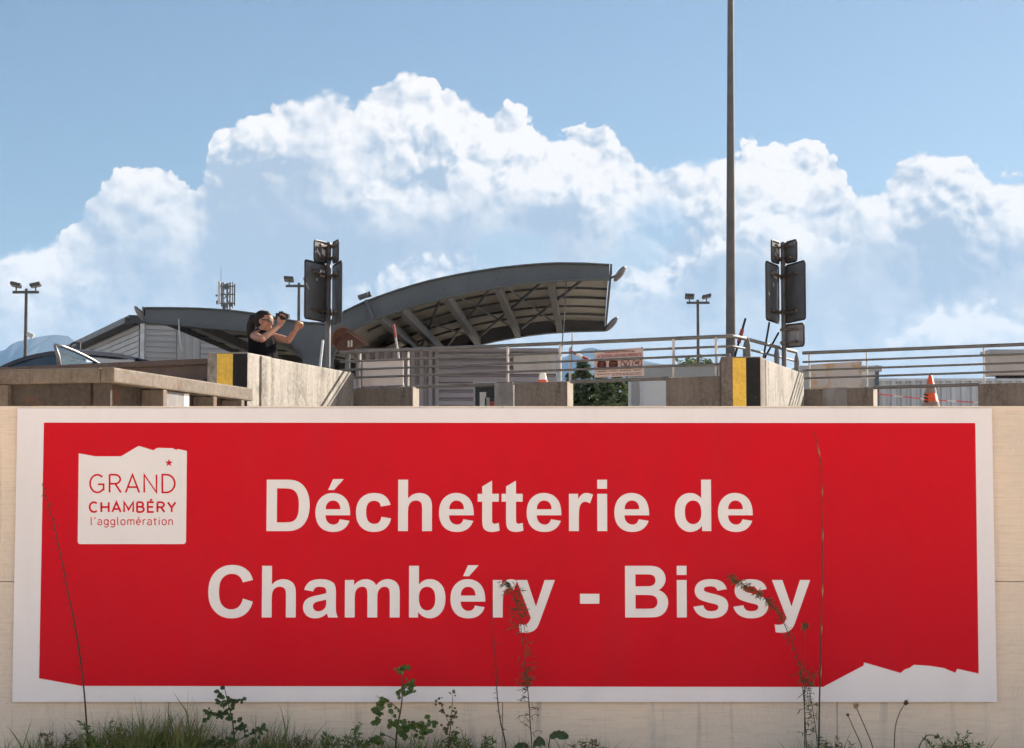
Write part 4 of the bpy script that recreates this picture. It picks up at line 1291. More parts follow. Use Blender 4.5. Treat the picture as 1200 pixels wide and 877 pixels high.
# mauve site office under the canopy
YO = 46.0
xa, xm, xb = P(474, 412, YO).x, P(511.5, 412, YO).x, P(652, 412, YO).x
zo = P(560, 412, YO).z
root = thing('site_office', ((xa + xb) / 2, YO + 1.5, FLOOR), 'mauve corrugated site office behind the railing, under the canopy', 'building')
MB().box(((xa + xb) / 2 - .6, YO + 1.6, (FLOOR + zo) / 2), (xb - xa + 1.2 - .06, 3.0, zo - FLOOR - .02)).build('wall_core', M['clad_mauve'], root)
cladding(MB(), (xa - 1.2, YO + .08), (xm, YO + .08), FLOOR, zo, 0.20, .09, (0, -1), False).build('upright_cladding', M['clad_mauve'], root, recalc=False)
cladding(MB(), (xm + .06, YO + .08), (xb, YO + .08), FLOOR, zo, 0.19, .10, (0, -1)).build('level_cladding', M['clad_mauve'], root, recalc=False)
MB().beam((xm + .02, YO, FLOOR), (xm + .02, YO, zo), .09, .09).build('corner_trim', M['clad'], root)
MB().box(((xa + xb) / 2 - .6, YO + 1.55, zo + .035), (xb - xa + 1.32, 3.15, .09)).build('roof_edge', M['clad_mauve'], root, bevel=.01)
w0, w1, z1_ = P(557, 455, YO).x, P(580, 455, YO).x, P(557, 449, YO).z
f_ = MB().box(((w0 + w1) / 2, YO + .02, z1_ - .5), (w1 - w0 + .10, .06, 1.1)).build('window_frame', M['trim_light'], root)
MB().box(((w0 + w1) / 2, YO - .012, z1_ - .5), (w1 - w0, .02, 1.0)).build('pane', M['glass'], f_)
for x, y, w, h, m in ((566, 466, .16, .36, 'render_white'), (571, 471, .12, .3, 'render_grey'), (577, 473, .12, .2, 'red')):
    q = P(x, y, YO)
    MB().box((q.x, YO - .026, q.z - .05), (w, .006, h)).build('window_poster', M[m], f_)
q0, q1 = P(601.5, 414, YO - .1), P(651.5, 438, YO - .1)
MB().box(((q0.x + q1.x) / 2, YO - .03, (q0.z + q1.z) / 2), (q1.x - q0.x, .05, q0.z - q1.z)).build('pale_panel', M['pale'], root, bevel=.004)
MB().beam((P(655, 440, YO).x, YO + .05, FLOOR), (P(655, 440, YO).x, YO + .05, zo), .10, .06).build('downpipe', M['trim_light'], root)

# notice board back on the railing at left
a, b = on_line(railA0, railA1, 419.5) + sawn * .09, on_line(railA0, railA1, 467) + sawn * .09
za, zb2 = P(420, 422.5, a.y).z, P(420, 453, a.y).z
o = MB().prism([V2(a, zb2), V2(b, zb2), V2(b + sawn * .012, zb2), V2(a + sawn * .012, zb2)], (0, 0, za - zb2)).build('notice_board', M['pale'], None, bevel=.002)
tag(o, 'blank pale board fixed behind the railing at its left end', 'board')

# pale house behind the warning sign
YW = 55.0
xa, xb = P(737.5, 450, YW).x, P(851, 450, YW).x + 1.0
zr1, zr0 = P(800, 429.5, YW).z, P(800, 441.5, YW).z
root = thing('white_building', ((xa + xb) / 2, YW + 3, FLOOR), 'low pale building with grey roof band, right of the fir trees', 'building')
MB().box(((xa + xb) / 2, YW + .3, (FLOOR + zr0) / 2), (xb - xa, .6, zr0 - FLOOR)).build('wall', M['render_white'], root)
MB().box(((xa + xb) / 2, YW + .3, (zr0 + zr1) / 2 + .002), (xb - xa + .04, .7, zr1 - zr0)).build('roof_band', M['render_grey'], root, bevel=.01)
MB().box(((xa + xb) / 2, YW + .3, zr1 + .027), (xb - xa + .1, .8, .05)).build('roof_edge', M['trim_light'], root)
MB().box((P(751.5, 450, YW).x, YW - .02, (FLOOR + zr0) / 2), (.10, .05, zr0 - FLOOR - .02)).build('downpipe', M['trim_light'], root)
MB().box((P(744, 450, YW).x, YW - .012, (FLOOR + zr0) / 2), (.2, .02, zr0 - FLOOR - .04)).build('wall_stripe', M['render_grey'], root)

# boarded panel, cabin and profiled fence at right
YB = 30.0
a, b = P(949, 424, YB), P(1010, 455, YB)
root = thing('plywood_hoarding', ((a.x + b.x) / 2, YB, FLOOR), 'weathered pale hoarding with orange stains behind the right railing', 'hoarding')
M['hoard'] = mat('weathered_board', (0.50, 0.44, 0.40), 0.8, col2=(0.44, 0.37, 0.32), scale=1.4, spots=((0.46, 0.25, 0.10), 3.2, 0.50, 0.8), streak=((0.62, 0.56, 0.52), 2, 2, 0.5))
zt0, zt1 = P(949, 427.5, YB).z, P(1010, 423.5, YB).z
MB().prism([(a.x, YB, FLOOR), (b.x, YB, FLOOR), (b.x, YB, zt1), (a.x, YB, zt0)], (0, .06, 0)).build('board', M['hoard'], root)
for x in (952, 1007):
    q = P(x, 440, YB)
    MB().box((q.x, YB + .10, (FLOOR + zt0) / 2), (.08, .07, zt0 - FLOOR)).build('post', M['trim_light'], root)
YD = 36.0
a, b = P(938, 428.5, YD), P(1030.5, 455, YD)
root = thing('grey_cabin', ((a.x + b.x) / 2, YD + 1.2, FLOOR), 'grey cabin showing right and left of the stained hoarding', 'cabin')
MB().box(((a.x + b.x) / 2, YD + 1.2, (FLOOR + a.z) / 2), (b.x - a.x, 2.4, a.z - FLOOR)).build('wall', M['render_grey'], root, bevel=.01)
MB().box(((a.x + b.x) / 2, YD + 1.2, a.z - .06), (b.x - a.x + .10, 2.5, .11)).build('roof_edge', M['clad'], root, bevel=.01)
q = P(1016, 438, YD)
MB().box((q.x, YD - .01, q.z), (.36, .03, .20)).build('vent', M['render_white'], root, bevel=.01)
MB().box((P(1027.5, 440, YD).x, YD - .02, (FLOOR + a.z) / 2), (.07, .05, a.z - FLOOR)).build('corner_trim', M['canopy'], root)
YF = 42.0
a, b = P(1031, 446.5, YF), P(1230, 444, YF)
root = thing('profiled_fence', ((a.x + b.x) / 2, YF, FLOOR), 'pale profiled metal fence behind the orange cone', 'fence')
M['fence'] = mat('pale_profiled_sheet', (0.50, 0.50, 0.51), 0.5, 0.1, col2=(0.42, 0.42, 0.43), scale=0.7, streak=((0.3, 0.27, 0.22), 1.2, 1.2, 0.5))
cladding(MB(), (a.x, YF), (b.x, YF), FLOOR, a.z, 0.22, .05, (0, -1), False).build('sheets', M['fence'], root, recalc=False)
MB().beam((a.x, YF - .02, a.z + .02), (b.x, YF - .02, a.z + .02), .1, .06).build('cap_rail', M['trim_light'], root)
MB().box(((a.x + b.x) / 2, YF + .05, (FLOOR + a.z) / 2), (b.x - a.x, .04, a.z - FLOOR)).build('backing', M['fence'], root)
YG = 62.0
a, b = P(1162, 413.5, YG), P(1300, 413.5, YG)
root = thing('beige_building', ((a.x + b.x) / 2, YG + 3, FLOOR), 'beige flat building with dark window strip at the right edge', 'building')
zlow = P(1162, 439.5, YG).z
M['beige'] = mat('beige_render', (0.50, 0.42, 0.38), 0.8, col2=(0.43, 0.36, 0.32), scale=0.4)
MB().box(((a.x + b.x) / 2, YG + .5, (zlow + a.z) / 2), (b.x - a.x, 1.0, a.z - zlow)).build('parapet_band', M['beige'], root)
MB().box(((a.x + b.x) / 2, YG + .5, a.z + .04), (b.x - a.x + .2, 1.2, .12)).build('roof_edge', M['clad'], root)
MB().box(((a.x + b.x) / 2 + .5, YG + .75, (FLOOR + zlow) / 2), (b.x - a.x - .4, .5, zlow - FLOOR - .02)).build('lower_wall', M['beige'], root)
wv = MB().box((P(1235, 443, YG).x, YG + .47, P(1200, 445.5, YG).z), (P(1300, 443, YG).x - P(1172, 443, YG).x, .1, .34)).build('window_strip', M['glass'], root)

# telecom mast far behind the canopy
YA = 150.0
c = P(265.5, 361, YA)
s_ = YA / FOC
root = thing('telecom_mast', (c.x, YA, FLOOR), 'telecom antenna mast poking up behind the left canopy wing', 'antenna mast')
zb3, zt3 = P(0, 366, YA).z, P(0, 331, YA).z
for dx, dy in ((-.28, 0), (.28, 0), (0, .5)):
    MB().tube([(c.x + dx, YA + dy, FLOOR), (c.x + dx, YA + dy, zt3)], .06, 6).build('leg', M['mast'], root)
zz = FLOOR + .5
br_ = MB()
i = 0
while zz < zt3 - .5:
    for (ax, ay), (bx, by) in (((-.28, 0), (.28, 0)), ((.28, 0), (0, .5)), ((0, .5), (-.28, 0))):
        br_.tube([(c.x + ax, YA + ay, zz), (c.x + bx, YA + by, zz + .7)], .03, 4)
    zz += .7
br_.build('lattice', M['mast'], root)
for x, y0, y1, w, m in ((257.5, 330, 357, .19, 'antenna'), (275.8, 333.5, 359, .11, 'mast'), (260.6, 332, 360, .10, 'canopy_dark'), (273.4, 331, 362, .07, 'mast'), (266.3, 332, 362, .05, 'mast')):
    a, b = P(x, y0, YA), P(x, y1, YA)
    MB().box((a.x, YA - .3, (a.z + b.z) / 2), (w, .16, a.z - b.z)).build('panel_antenna', M[m], root, bevel=.02)
for y in (345.5, 356, 336):
    a, b = P(257, y, YA), P(276, y, YA)
    MB().beam((a.x, YA - .18, a.z), (b.x, YA - .18, a.z), .09, .09).build('cross_arm', M['canopy_dark'], root)
q = P(266.5, 337, YA)
MB().lathe([(0, 0), (.20, .02), (.24, .10), (.24, .2), (0, .22)], (q.x, YA - .3, q.z), (0, -1, 0), 12).build('dish', M['canopy_dark'], root, smooth=40)
for x, y, w, h in ((254.8, 347, .2, .14), (255.2, 355, .16, .3), (263.5, 360, .22, .5), (271, 357.5, .3, .34)):
    q = P(x, y, YA)
    MB().box((q.x, YA - .25, q.z), (w, .2, h)).build('equipment_box', M['canopy_dark'], root, bevel=.02)
MB().tube([P(259, 331, YA), P(259, 313, YA)], [.025, .012], 5).build('whip', M['mast'], root)

# ================================================================ the woman on the quay
def sp(t):
    return Vector((math.cos(t), math.sin(t)))


def remeshed(mb, name, m, parent, voxel, smooth_it=4, keep=None):
    """closed pieces that overlap -> one continuous skin"""
    me = bpy.data.meshes.new(name)
    base = wloc(parent) if parent else Vector((0, 0, 0))
    me.from_pydata([tuple(v - base) for v in mb.v], [], mb.f)
    bm = bmesh.new()
    bm.from_mesh(me)
    bmesh.ops.recalc_face_normals(bm, faces=bm.faces)
    bm.to_mesh(me)
    bm.free()
    o = bpy.data.objects.new(name, me)
    COL.objects.link(o)
    md = o.modifiers.new('r', 'REMESH')
    md.mode = 'VOXEL'
    md.voxel_size = voxel
    sm = o.modifiers.new('s', 'SMOOTH')
    sm.factor = 0.5
    sm.iterations = smooth_it
    dg = bpy.context.evaluated_depsgraph_get()
    dg.update()
    new = bpy.data.meshes.new_from_object(o.evaluated_get(dg))
    new.name = name
    o.modifiers.clear()
    o.data = new
    bpy.data.meshes.remove(me)
    new.polygons.foreach_set('use_smooth', [True] * len(new.polygons))
    new.materials.clear()
    new.materials.append(m)
    o.parent = parent
    return o


def limb(mb, pts, rs, n=12):
    """rounded tapering limb through joints"""
    pts = [Vector(p) for p in pts]
    P2, R2 = [], []
    for i in range(len(pts) - 1):
        steps = 5
        for j in range(steps):
            t = j / steps
            P2.append(pts[i].lerp(pts[i + 1], t))
            R2.append(rs[i] * (1 - t) + rs[i + 1] * t)
    P2.append(pts[-1])
    R2.append(rs[-1])
    mb.tube(P2, R2, n)
    for p, r in zip(pts, rs):
        mb.ball(p, r * 0.99, n, 7)


YW_ = 21.0
S_ = YW_ / FOC


def wp(x, y, toward=0.0):
    """point of the woman: photo pixel, metres nearer to the camera"""
    return P(x, y, YW_ - toward)


hip = wp(311, 424)
hip.z = FLOOR + 0.92
root = thing('person', (hip.x, YW_, FLOOR), 'woman in black sleeveless top and sunglasses raising a camera, other fist up', 'woman')
body = MB()
neck0, head = wp(303.5, 390.5), wp(309.8, 377.2)
fwd = Vector((0.93, -0.36, -0.05)).normalized()            # the way she looks
side = Vector((0.36, 0.93, 0)).normalized()                # her left
upv = side.cross(fwd) * -1
if upv.z < 0:
    upv = -upv
shR, shL = wp(298.5, 394.2, 0.13), wp(315, 393.5, -0.14)
chest = wp(307, 402)
elbR, wriR = wp(306.8, 397.6, 0.36), wp(327.8, 381.2, 0.20)
elbL, wriL = wp(337.8, 399.0, -0.10), wp(346.8, 386.6, -0.04)
# torso
limb(body, [hip, hip + Vector((-.01, 0, .14)), chest, wp(304.5, 395.5)], [.135, .125, .135, .085])
for s_2, off in ((1, .07), (-1, .07)):
    limb(body, [hip + side * off * s_2 + Vector((0, 0, .02)), chest + side * .06 * s_2], [.12, .115])
limb(body, [shR, wp(304.5, 393.5), shL], [.055, .075, .055])
limb(body, [wp(304.5, 395), head + Vector((-.015, 0, -.07))], [.058, .050])
# head: skull, face, jaw, nose, ears
hb = MB()


def hpt(f, s, u):
    return head + fwd * f + side * s + upv * u


def hball(f, s, u, rf, rs_, ru):
    b = MB().ball((0, 0, 0), 1, 14, 10)
    body.add([hpt(f + v.x * rf, s + v.y * rs_, u + v.z * ru) for v in b.v], b.f)


hball(-.012, 0, .030, .098, .076, .090)
hball(.022, 0, -.035, .070, .062, .085)
hball(.045, 0, -.075, .042, .042, .038)
hball(.078, 0, .030, .022, .052, .040)
hball(.096, 0, -.018, .016, .013, .026)
hball(.105, 0, -.028, .013, .014, .012)
hball(.083, 0, -.058, .012, .026, .009)
hball(.080, 0, -.070, .012, .023, .008)
for s_2 in (1, -1):
    hball(-.005, .075 * s_2, -.005, .022, .010, .034)
    hball(.060, .040 * s_2, -.022, .022, .022, .022)
# arms
limb(body, [shR, elbR, wriR], [.050, .040, .026])
limb(body, [shR.lerp(elbR, .25), shR.lerp(elbR, .6)], [.049, .046])
limb(body, [shL, elbL, wriL], [.050, .040, .026])


def hand(mb, w, dirn, across, curl, grip, thumb_side):
    """palm, four unequal fingers that curl, and a thumb leaving the side of the palm"""
    dirn, across = dirn.normalized(), across.normalized()
    n_ = dirn.cross(across).normalized() * curl
    pal = w + dirn * .045
    for k_ in (-1, 0, 1):
        limb(mb, [w + across * k_ * .012, w + dirn * .082 + across * k_ * .024], [.019, .017], 8)
    for i, (off, L) in enumerate(((-.033, .064), (-.011, .074), (.011, .070), (.032, .055))):
        a = w + dirn * .085 + across * off
        b = a + (dirn * math.cos(grip * .6) + n_ * math.sin(grip * .6)) * L * .48
        c = b + (dirn * math.cos(grip * 1.5) + n_ * math.sin(grip * 1.5)) * L * .32
        d = c + (dirn * math.cos(grip * 2.3) + n_ * math.sin(grip * 2.3)) * L * .26
        limb(mb, [a, b, c, d], [.0105, .0095, .009, .008], 7)
    t0 = w + dirn * .028 + across * thumb_side * .026
    t1 = t0 + across * thumb_side * .022 + dirn * .022 + n_ * .016
    t2 = t1 + dirn * .026 + n_ * .018 - across * thumb_side * .004
    limb(mb, [t0, t1, t2], [.015, .012, .010], 7)


camc = wp(329.8, 371.2, 0.17)
hand(body, wriR, Vector((.38, .25, .88)), Vector((.85, -.1, -.35)), -1, 1.05, -1)
hand(body, wriL, Vector((.42, -.25, .85)), Vector((.75, .55, -.25)), -1, 1.35, 1)
# legs
for s_2 in (1, -1):
    h0_ = hip + side * .085 * s_2
    kn = Vector((h0_.x + .03, h0_.y, FLOOR + .48))
    an = Vector((h0_.x - .02, h0_.y, FLOOR + .09))
    limb(body, [h0_, kn, an], [.090, .058, .038])
    limb(body, [an + Vector((0, 0, -.05)), an + fwd * .13 + Vector((0, 0, -.06))], [.040, .030])
bo = remeshed(body, 'body', M['skin'], root, 0.0065, 5)
# black top
top = MB()
limb(top, [hip + Vector((0, 0, -.06)), hip + Vector((-.01, 0, .14)), chest, wp(304.5, 397)], [.158, .145, .150, .100])
for s_2 in (1, -1):
    limb(top, [hip + side * .08 * s_2 + Vector((0, 0, -.05)), chest + side * .065 * s_2, wp(304.5, 394.8) + side * .075 * s_2], [.140, .130, .066])
limb(top, [wp(303.8, 393.8), wp(304.8, 390.6)], [.085, .064])
remeshed(top, 'sleeveless_top', M['cloth'], root, 0.009, 6)
leg = MB()
for s_2 in (1, -1):
    h0_ = hip + side * .085 * s_2
    kn = Vector((h0_.x + .03, h0_.y, FLOOR + .48))
    an = Vector((h0_.x - .02, h0_.y, FLOOR + .12))
    limb(leg, [h0_ + Vector((0, 0, .04)), h0_ - Vector((0, 0, .1)), kn, an], [.115, .108, .072, .058])
remeshed(leg, 'trousers', M['denim'], root, 0.012, 4)
# hair: cap, tied back, pony tail
hair = MB()


def hairball(f, s, u, rf, rs_, ru):
    b = MB().ball((0, 0, 0), 1, 14, 10)
    hair.add([hpt(f + v.x * rf, s + v.y * rs_, u + v.z * ru) for v in b.v], b.f)


hairball(-.030, 0, .042, .096, .084, .088)
hairball(-.052, 0, .012, .076, .080, .088)
hairball(.015, 0, .085, .060, .062, .038)
tail = [hpt(-.10, 0, .05), hpt(-.150, .0, .035), hpt(-.172, .0, -.05), hpt(-.170, 0, -.13), hpt(-.150, 0, -.20), hpt(-.12, 0, -.245)]
limb(hair, tail, [.038, .048, .052, .050, .036, .012])
remeshed(hair, 'hair', M['hair'], root, 0.007, 4)
gl = MB()
for s_2 in (1, -1):
    b = MB().ball((0, 0, 0), 1, 12, 8)
    gl.add([hpt(.088 + v.x * .010, .033 * s_2 + v.y * .031, .010 + v.z * .022) for v in b.v], b.f)
    gl.beam(hpt(.086, .064 * s_2, .016), hpt(.0, .080 * s_2, .014), .006, .010)
gl.beam(hpt(.094, -.012, .016), hpt(.094, .012, .016), .007, .007)
gl.build('sunglasses', M['rubber'], root, smooth=40)
hbd = [hpt(-.005 + .088 * math.cos(a), .084 * math.sin(a), .075 + .030 * math.cos(a)) for a in [R(-150 + 300 * i / 16) for i in range(17)]]
# the camera she holds
cr = thing('camera', camc, 'small dark camera held up in the hand of the woman', 'camera')
lookc = Vector((0.93, -0.36, 0)).normalized()
Mc = Matrix((side * 0 + lookc, side, Vector((0, 0, 1)))).transposed()
MB().box(camc, (.125, .055, .080), mat=Mc).build('camera_body', M['rubber'], cr, bevel=.008)
MB().lathe([(.026, 0), (.028, .03), (.024, .045), (.018, .046), (0, .04)], camc + lookc * .05, lookc, 14).build('camera_lens', M['rubber'], cr, smooth=40)
MB().box(camc + Vector((-.0, 0, .046)), (.050, .035, .022), mat=Mc).build('finder_hump', M['rubber'], cr, bevel=.006)

# ================================================================ navy car with its door open
hd = Vector((0.83, -0.557, 0)).normalized()                # heading
rt = Vector((-0.557, -0.83, 0)).normalized()               # its right side, towards us
co = P(94, 411.5, 23.9)
CO = Vector((co.x, 23.9, FLOOR))
HR = co.z - FLOOR


def cp(x, y, z):                                          # x forward from the roof centre, y to the right
    return CO + hd * x + rt * y + Vector((0, 0, z))


croot2 = thing('parked_car', CO, 'navy car with its front door open, behind the skip and steel barrier at left', 'car')
k_ = HR / 1.50
sec = [(-2.05, .42, .80, .62), (-1.98, .30, .98, .74), (-1.5, .22, 1.0, .84), (0.0, .20, .97, .86), (1.5, .20, 1.04, .86), (2.0, .22, .88, .80), (2.28, .30, .70, .68), (2.36, .40, .60, .58)]
mb = MB()
vs, nq = [], 12
for (x, z0, z1, hw) in sec:
    ring = [(-hw, z0 + .08), (-hw + .06, z0), (hw - .06, z0), (hw, z0 + .08), (hw + .02, (z0 + z1) / 2), (hw, z1 - .10), (hw - .05, z1 - .02), (hw * .5, z1 + .015), (-hw * .5, z1 + .015), (-hw + .05, z1 - .02), (-hw, z1 - .10), (-hw - .02, (z0 + z1) / 2)]
    vs += [cp(x, y, z * k_) for y, z in ring]
fs = [(i * nq + j, i * nq + (j + 1) % nq, (i + 1) * nq + (j + 1) % nq, (i + 1) * nq + j) for i in range(len(sec) - 1) for j in range(nq)]
fs += [tuple(range(nq)), tuple(range((len(sec) - 1) * nq, len(sec) * nq))]
cb = mb.add(vs, fs).build('car_body', M['car'], croot2, smooth=50)
# glasshouse, pillars and roof
bz, tz = .95 * k_, HR - .035
roofdrop = lambda x: .155 * (max(0, .25 - x) / 1.05) ** 2 + .03 * max(0, (x - .1) / .3) ** 2
gb = [(-1.55, .76), (1.15, .80)]
gt = [(-1.15, .58), (0.28, .60)]
st = [-1.15, -.95, -.75, -.5, -.2, .05, .28]
vs = [cp(-1.60, .76, bz), cp(-1.60, -.76, bz)]
for x in st:
    zt_ = HR - roofdrop(x) - .052
    vs += [cp(x, .77, bz), cp(x, .585, zt_), cp(x, -.585, zt_), cp(x, -.77, bz)]
vs += [cp(1.52, .80, bz + .10), cp(1.52, -.80, bz + .10), cp(1.62, 0, bz + .10)]
ns_ = len(st)
fs = [(0, 2, 3), (1, 4, 5), (0, 3, 4, 1)]
for i in range(ns_ - 1):
    o_ = 2 + 4 * i
    fs += [(o_, o_ + 4, o_ + 5, o_ + 1), (o_ + 1, o_ + 5, o_ + 6, o_ + 2), (o_ + 2, o_ + 6, o_ + 7, o_ + 3)]
e_ = 2 + 4 * (ns_ - 1)
f0 = 2 + 4 * ns_
fs += [(e_, f0, e_ + 1), (e_ + 3, e_ + 2, f0 + 1), (e_ + 1, f0, f0 + 2), (e_ + 1, f0 + 2, e_ + 2), (e_ + 2, f0 + 2, f0 + 1)]
MB().add(vs, fs).build('windows', M['car_glass'], croot2)
for s_2 in (1, -1):
    MB().tube([cp(1.51, .80 * s_2, bz + .10), cp(.95, .71 * s_2, (bz + HR) / 2 + .06), cp(.30, .595 * s_2, HR - .07)], .028, 8).build('pillar', M['car'], croot2, smooth=True)
    MB().tube([cp(-1.60, .76 * s_2, bz), cp(-1.15, .595 * s_2, HR - roofdrop(-1.15) - .04)], .035, 8).build('pillar', M['car'], croot2, smooth=True)
rp = MB()
NX, NY = 14, 9
vs = []
for lay in (0, -1):
    for i in range(NX):
        x = -1.27 + (0.40 + 1.27) * i / (NX - 1)
        hw = .60 + .02 * math.sin(math.pi * i / (NX - 1))
        for j in range(NY):
            y = -hw + 2 * hw * j / (NY - 1)
            drop = .050 * (abs(y) / hw) ** 4 + roofdrop(x)
            vs.append(cp(x, y, HR - drop + (.0 if lay == 0 else -.05)))
fs = []
for lay in (0, 1):
    o_ = lay * NX * NY
    for i in range(NX - 1):
        for j in range(NY - 1):
            f = (o_ + i * NY + j, o_ + i * NY + j + 1, o_ + (i + 1) * NY + j + 1, o_ + (i + 1) * NY + j)
            fs.append(f)
o_ = NX * NY
edge = [(i, 0) for i in range(NX)] + [(NX - 1, j) for j in range(1, NY)] + [(i, NY - 1) for i in range(NX - 2, -1, -1)] + [(0, j) for j in range(NY - 2, 0, -1)]
for (a0, b0_), (a1, b1_) in zip(edge, edge[1:] + edge[:1]):
    fs.append((a0 * NY + b0_, a1 * NY + b1_, o_ + a1 * NY + b1_, o_ + a0 * NY + b0_))
rp.add(vs, fs).build('roof', M['car'], croot2, smooth=40)
for x in (-1.35, 1.42):
    for s_2 in (1, -1):
        c = cp(x, .80 * s_2, .31)
        wv = MB().lathe([(.22, -.09), (.30, -.09), (.31, -.05), (.31, .05), (.30, .09), (.22, .09)], c, rt, 24).build('wheel', M['rubber'], croot2, smooth=40)
        MB().lathe([(0, .095), (.08, .09), (.20, .085), (.22, .07), (.22, -.07)], c, rt * s_2, 20).build('rim', M['galv'], wv, smooth=40)
for s_2 in (1, -1):
    b = MB().ball((0, 0, 0), 1, 12, 8)
    MB().add([cp(2.20 + v.x * .14, .52 * s_2 + v.y * .18, .66 * k_ + v.z * .08) for v in b.v], b.f).build('headlight', M['white'], croot2, smooth=True)
    b = MB().ball((0, 0, 0), 1, 12, 8)
    MB().add([cp(-1.98 + v.x * .08, .60 * s_2 + v.y * .12, .86 * k_ + v.z * .14) for v in b.v], b.f).build('tail_light', M['red'], croot2, smooth=True)
# open front door: hinged at its front edge, swung out towards us
da, db = P(122, 429, 22.85), P(71, 428, 22.25)
hinge = Vector((da.x, da.y, 0))
rear = Vector((db.x, db.y, 0))
zt_rear, zbelt = P(63.5, 404, 22.2).z, P(72, 432, 22.25).z
topr = P(63.8, 404, 22.2)
doff = [(P(64, 404.2, 22.2)), P(74, 406.4, 22.3), P(86, 411, 22.45), P(98, 416.6, 22.58), P(110, 423, 22.72), P(122, 430.2, 22.85)]
dz = Vector((0, 0, 1))
dn = (hinge - rear).normalized().cross(dz).normalized()
pts = [Vector((rear.x, rear.y, FLOOR + .28)), Vector((hinge.x, hinge.y, FLOOR + .28)), Vector((hinge.x, hinge.y, P(122, 430.5, 22.85).z)), Vector((rear.x, rear.y, zbelt))]
dr = MB().prism([p_ - dn * .06 for p_ in pts], dn * .12).build('door', M['car'], croot2, bevel=.02)
fr = [Vector((rear.x, rear.y, zbelt - .03)), P(67.5, 416, 22.22), doff[0]] + doff[1:]
MB().tube([Vector((rear.x, rear.y, zbelt - .05)), P(68, 417, 22.23), P(64, 404.4, 22.2)], [.034, .027, .018], 8).build('window_frame', M['grey_sheet'], dr, smooth=True)
MB().tube(doff, [.018, .020, .020, .020, .020, .018], 8).build('window_frame', M['chrome'], dr, smooth=True)
MB().prism([p_ for p_ in [P(72, 431, 22.25)] + [P(65.5, 406, 22.21)] + doff[1:]], Vector((0, .006, 0))).build('door_glass', M['door_glass'], dr, recalc=True)
MB().beam(Vector((rear.x, rear.y, zbelt - .18)) + (hinge - rear).normalized() * .06 + dn * .07, Vector((rear.x, rear.y, zbelt - .18)) + (hinge - rear).normalized() * .24 + dn * .07, .03, .04).build('handle', M['car'], dr, bevel=.008)

# ================================================================ things on the quay
# brown curved hood on a short stand
YH = 23.1
hc = P(405, 395, YH)
root = thing('bin_hood', (hc.x, YH + .25, FLOOR), 'rust brown curved bin hood right of the left panel post', 'bin hood')
outer = [(388.6, 403.5), (388.4, 397), (390.2, 390.5), (394.2, 385.6), (399.2, 383.2), (404.5, 383.4), (410, 386), (416.5, 390.4), (422, 394.6), (425.6, 397.6)]
o3 = [P(x, y, YH) for x, y in outer]
cen = P(406, 400, YH)
inn = [q + (cen - q) * 0.07 for q in o3]
sweep = Vector((.05, .34, -.055))
n = len(o3)
vs = o3 + inn + [q + sweep for q in o3] + [q + sweep for q in inn]
fs = []
for j in range(n - 1):
    fs += [(j, j + 1, n + j + 1, n + j), (2 * n + j, 3 * n + j, 3 * n + j + 1, 2 * n + j + 1), (j, 2 * n + j, 2 * n + j + 1, j + 1), (n + j, n + j + 1, 3 * n + j + 1, 3 * n + j)]
fs += [(0, n, 3 * n, 2 * n), (n - 1, 3 * n - 1, 4 * n - 1, 2 * n - 1)]
MB().add(vs, fs).build('hood', M['brown_hood'], root, smooth=45)
bp = [q + Vector((.02, .16, -.05)) for q in inn] + [P(x, y, YH) + Vector((.02, .16, -.05)) for x, y in ((417, 400), (411, 404), (402, 406), (393, 405))]
MB().prism(bp, (0, .012, 0)).build('back_plate', M['hood_dark'], root)
for x, y0, y1 in ((408.5, 399.5, 407), (412, 399, 406.5)):
    a, b = P(x - 1, y0, YH + .1), P(x + 1, y1, YH + .1)
    MB().box(((a.x + b.x) / 2, YH + .1, (a.z + b.z) / 2), (b.x - a.x, .01, a.z - b.z)).build('paper_scrap', M['rail_post'], root)
MB().beam((hc.x, YH + .30, hc.z - .05), (hc.x, YH + .30, FLOOR), .06, .05).build('stand', M['post'], root)


def stick(name, x0, y0, x1, y1, Y0, Y1, r, m, label, cat, group=None, red=None):
    a, b = P(x0, y0, Y0), P(x1, y1, Y1)
    d = (b - a)
    foot = a + d * ((FLOOR - a.z) / d.z)
    root = thing(name, foot, label, cat, group)
    MB().tube([foot, b], r, 8).build('rod', M[m], root, smooth=50)
    if red:
        c0, c1 = P(*red[0], (Y0 + Y1) / 2), P(*red[1], (Y0 + Y1) / 2)
        t0, t1 = (c0.z - a.z) / d.z, (c1.z - a.z) / d.z
        MB().tube([a + d * t0, a + d * t1], red[2], 8).build(red[3], M[red[4]], root, smooth=50)
    return root


stick('steel_rod', 862.5, 413, 873.6, 373.5, 21.3, 21.4, .013, 'black', 'thin black rod with red grip leaning between the mast and the right striped block', 'rod', 'rods leaning at the right block', ((865, 402), (870.6, 386.5), .023, 'red_grip', 'red'))
stick('steel_rod', 895.4, 415, 901.6, 378, 21.7, 21.8, .012, 'black', 'thin black rod just left of the right panel post, the steeper of two', 'rod', 'rods leaning at the right block')
stick('steel_rod', 897.5, 417, 912.5, 390, 21.9, 22.0, .012, 'black', 'thin black rod crossing behind the lower edge of the right panels, more slanted', 'rod', 'rods leaning at the right block')
stick('pale_stick', 375.2, 428, 378.4, 399, 22.0, 22.1, .016, 'white_sheet', 'pale stick leaning left of the panel post beside the woman', 'stick')
stick('barrier_pole', 470.5, 440, 461.2, 380.5, 24.5, 24.5, .014, 'rail_post', 'raised red tipped pale barrier arm under the canopy', 'barrier arm', None, ((463.6, 396), (461.1, 380), .017, 'red_tip', 'red'))
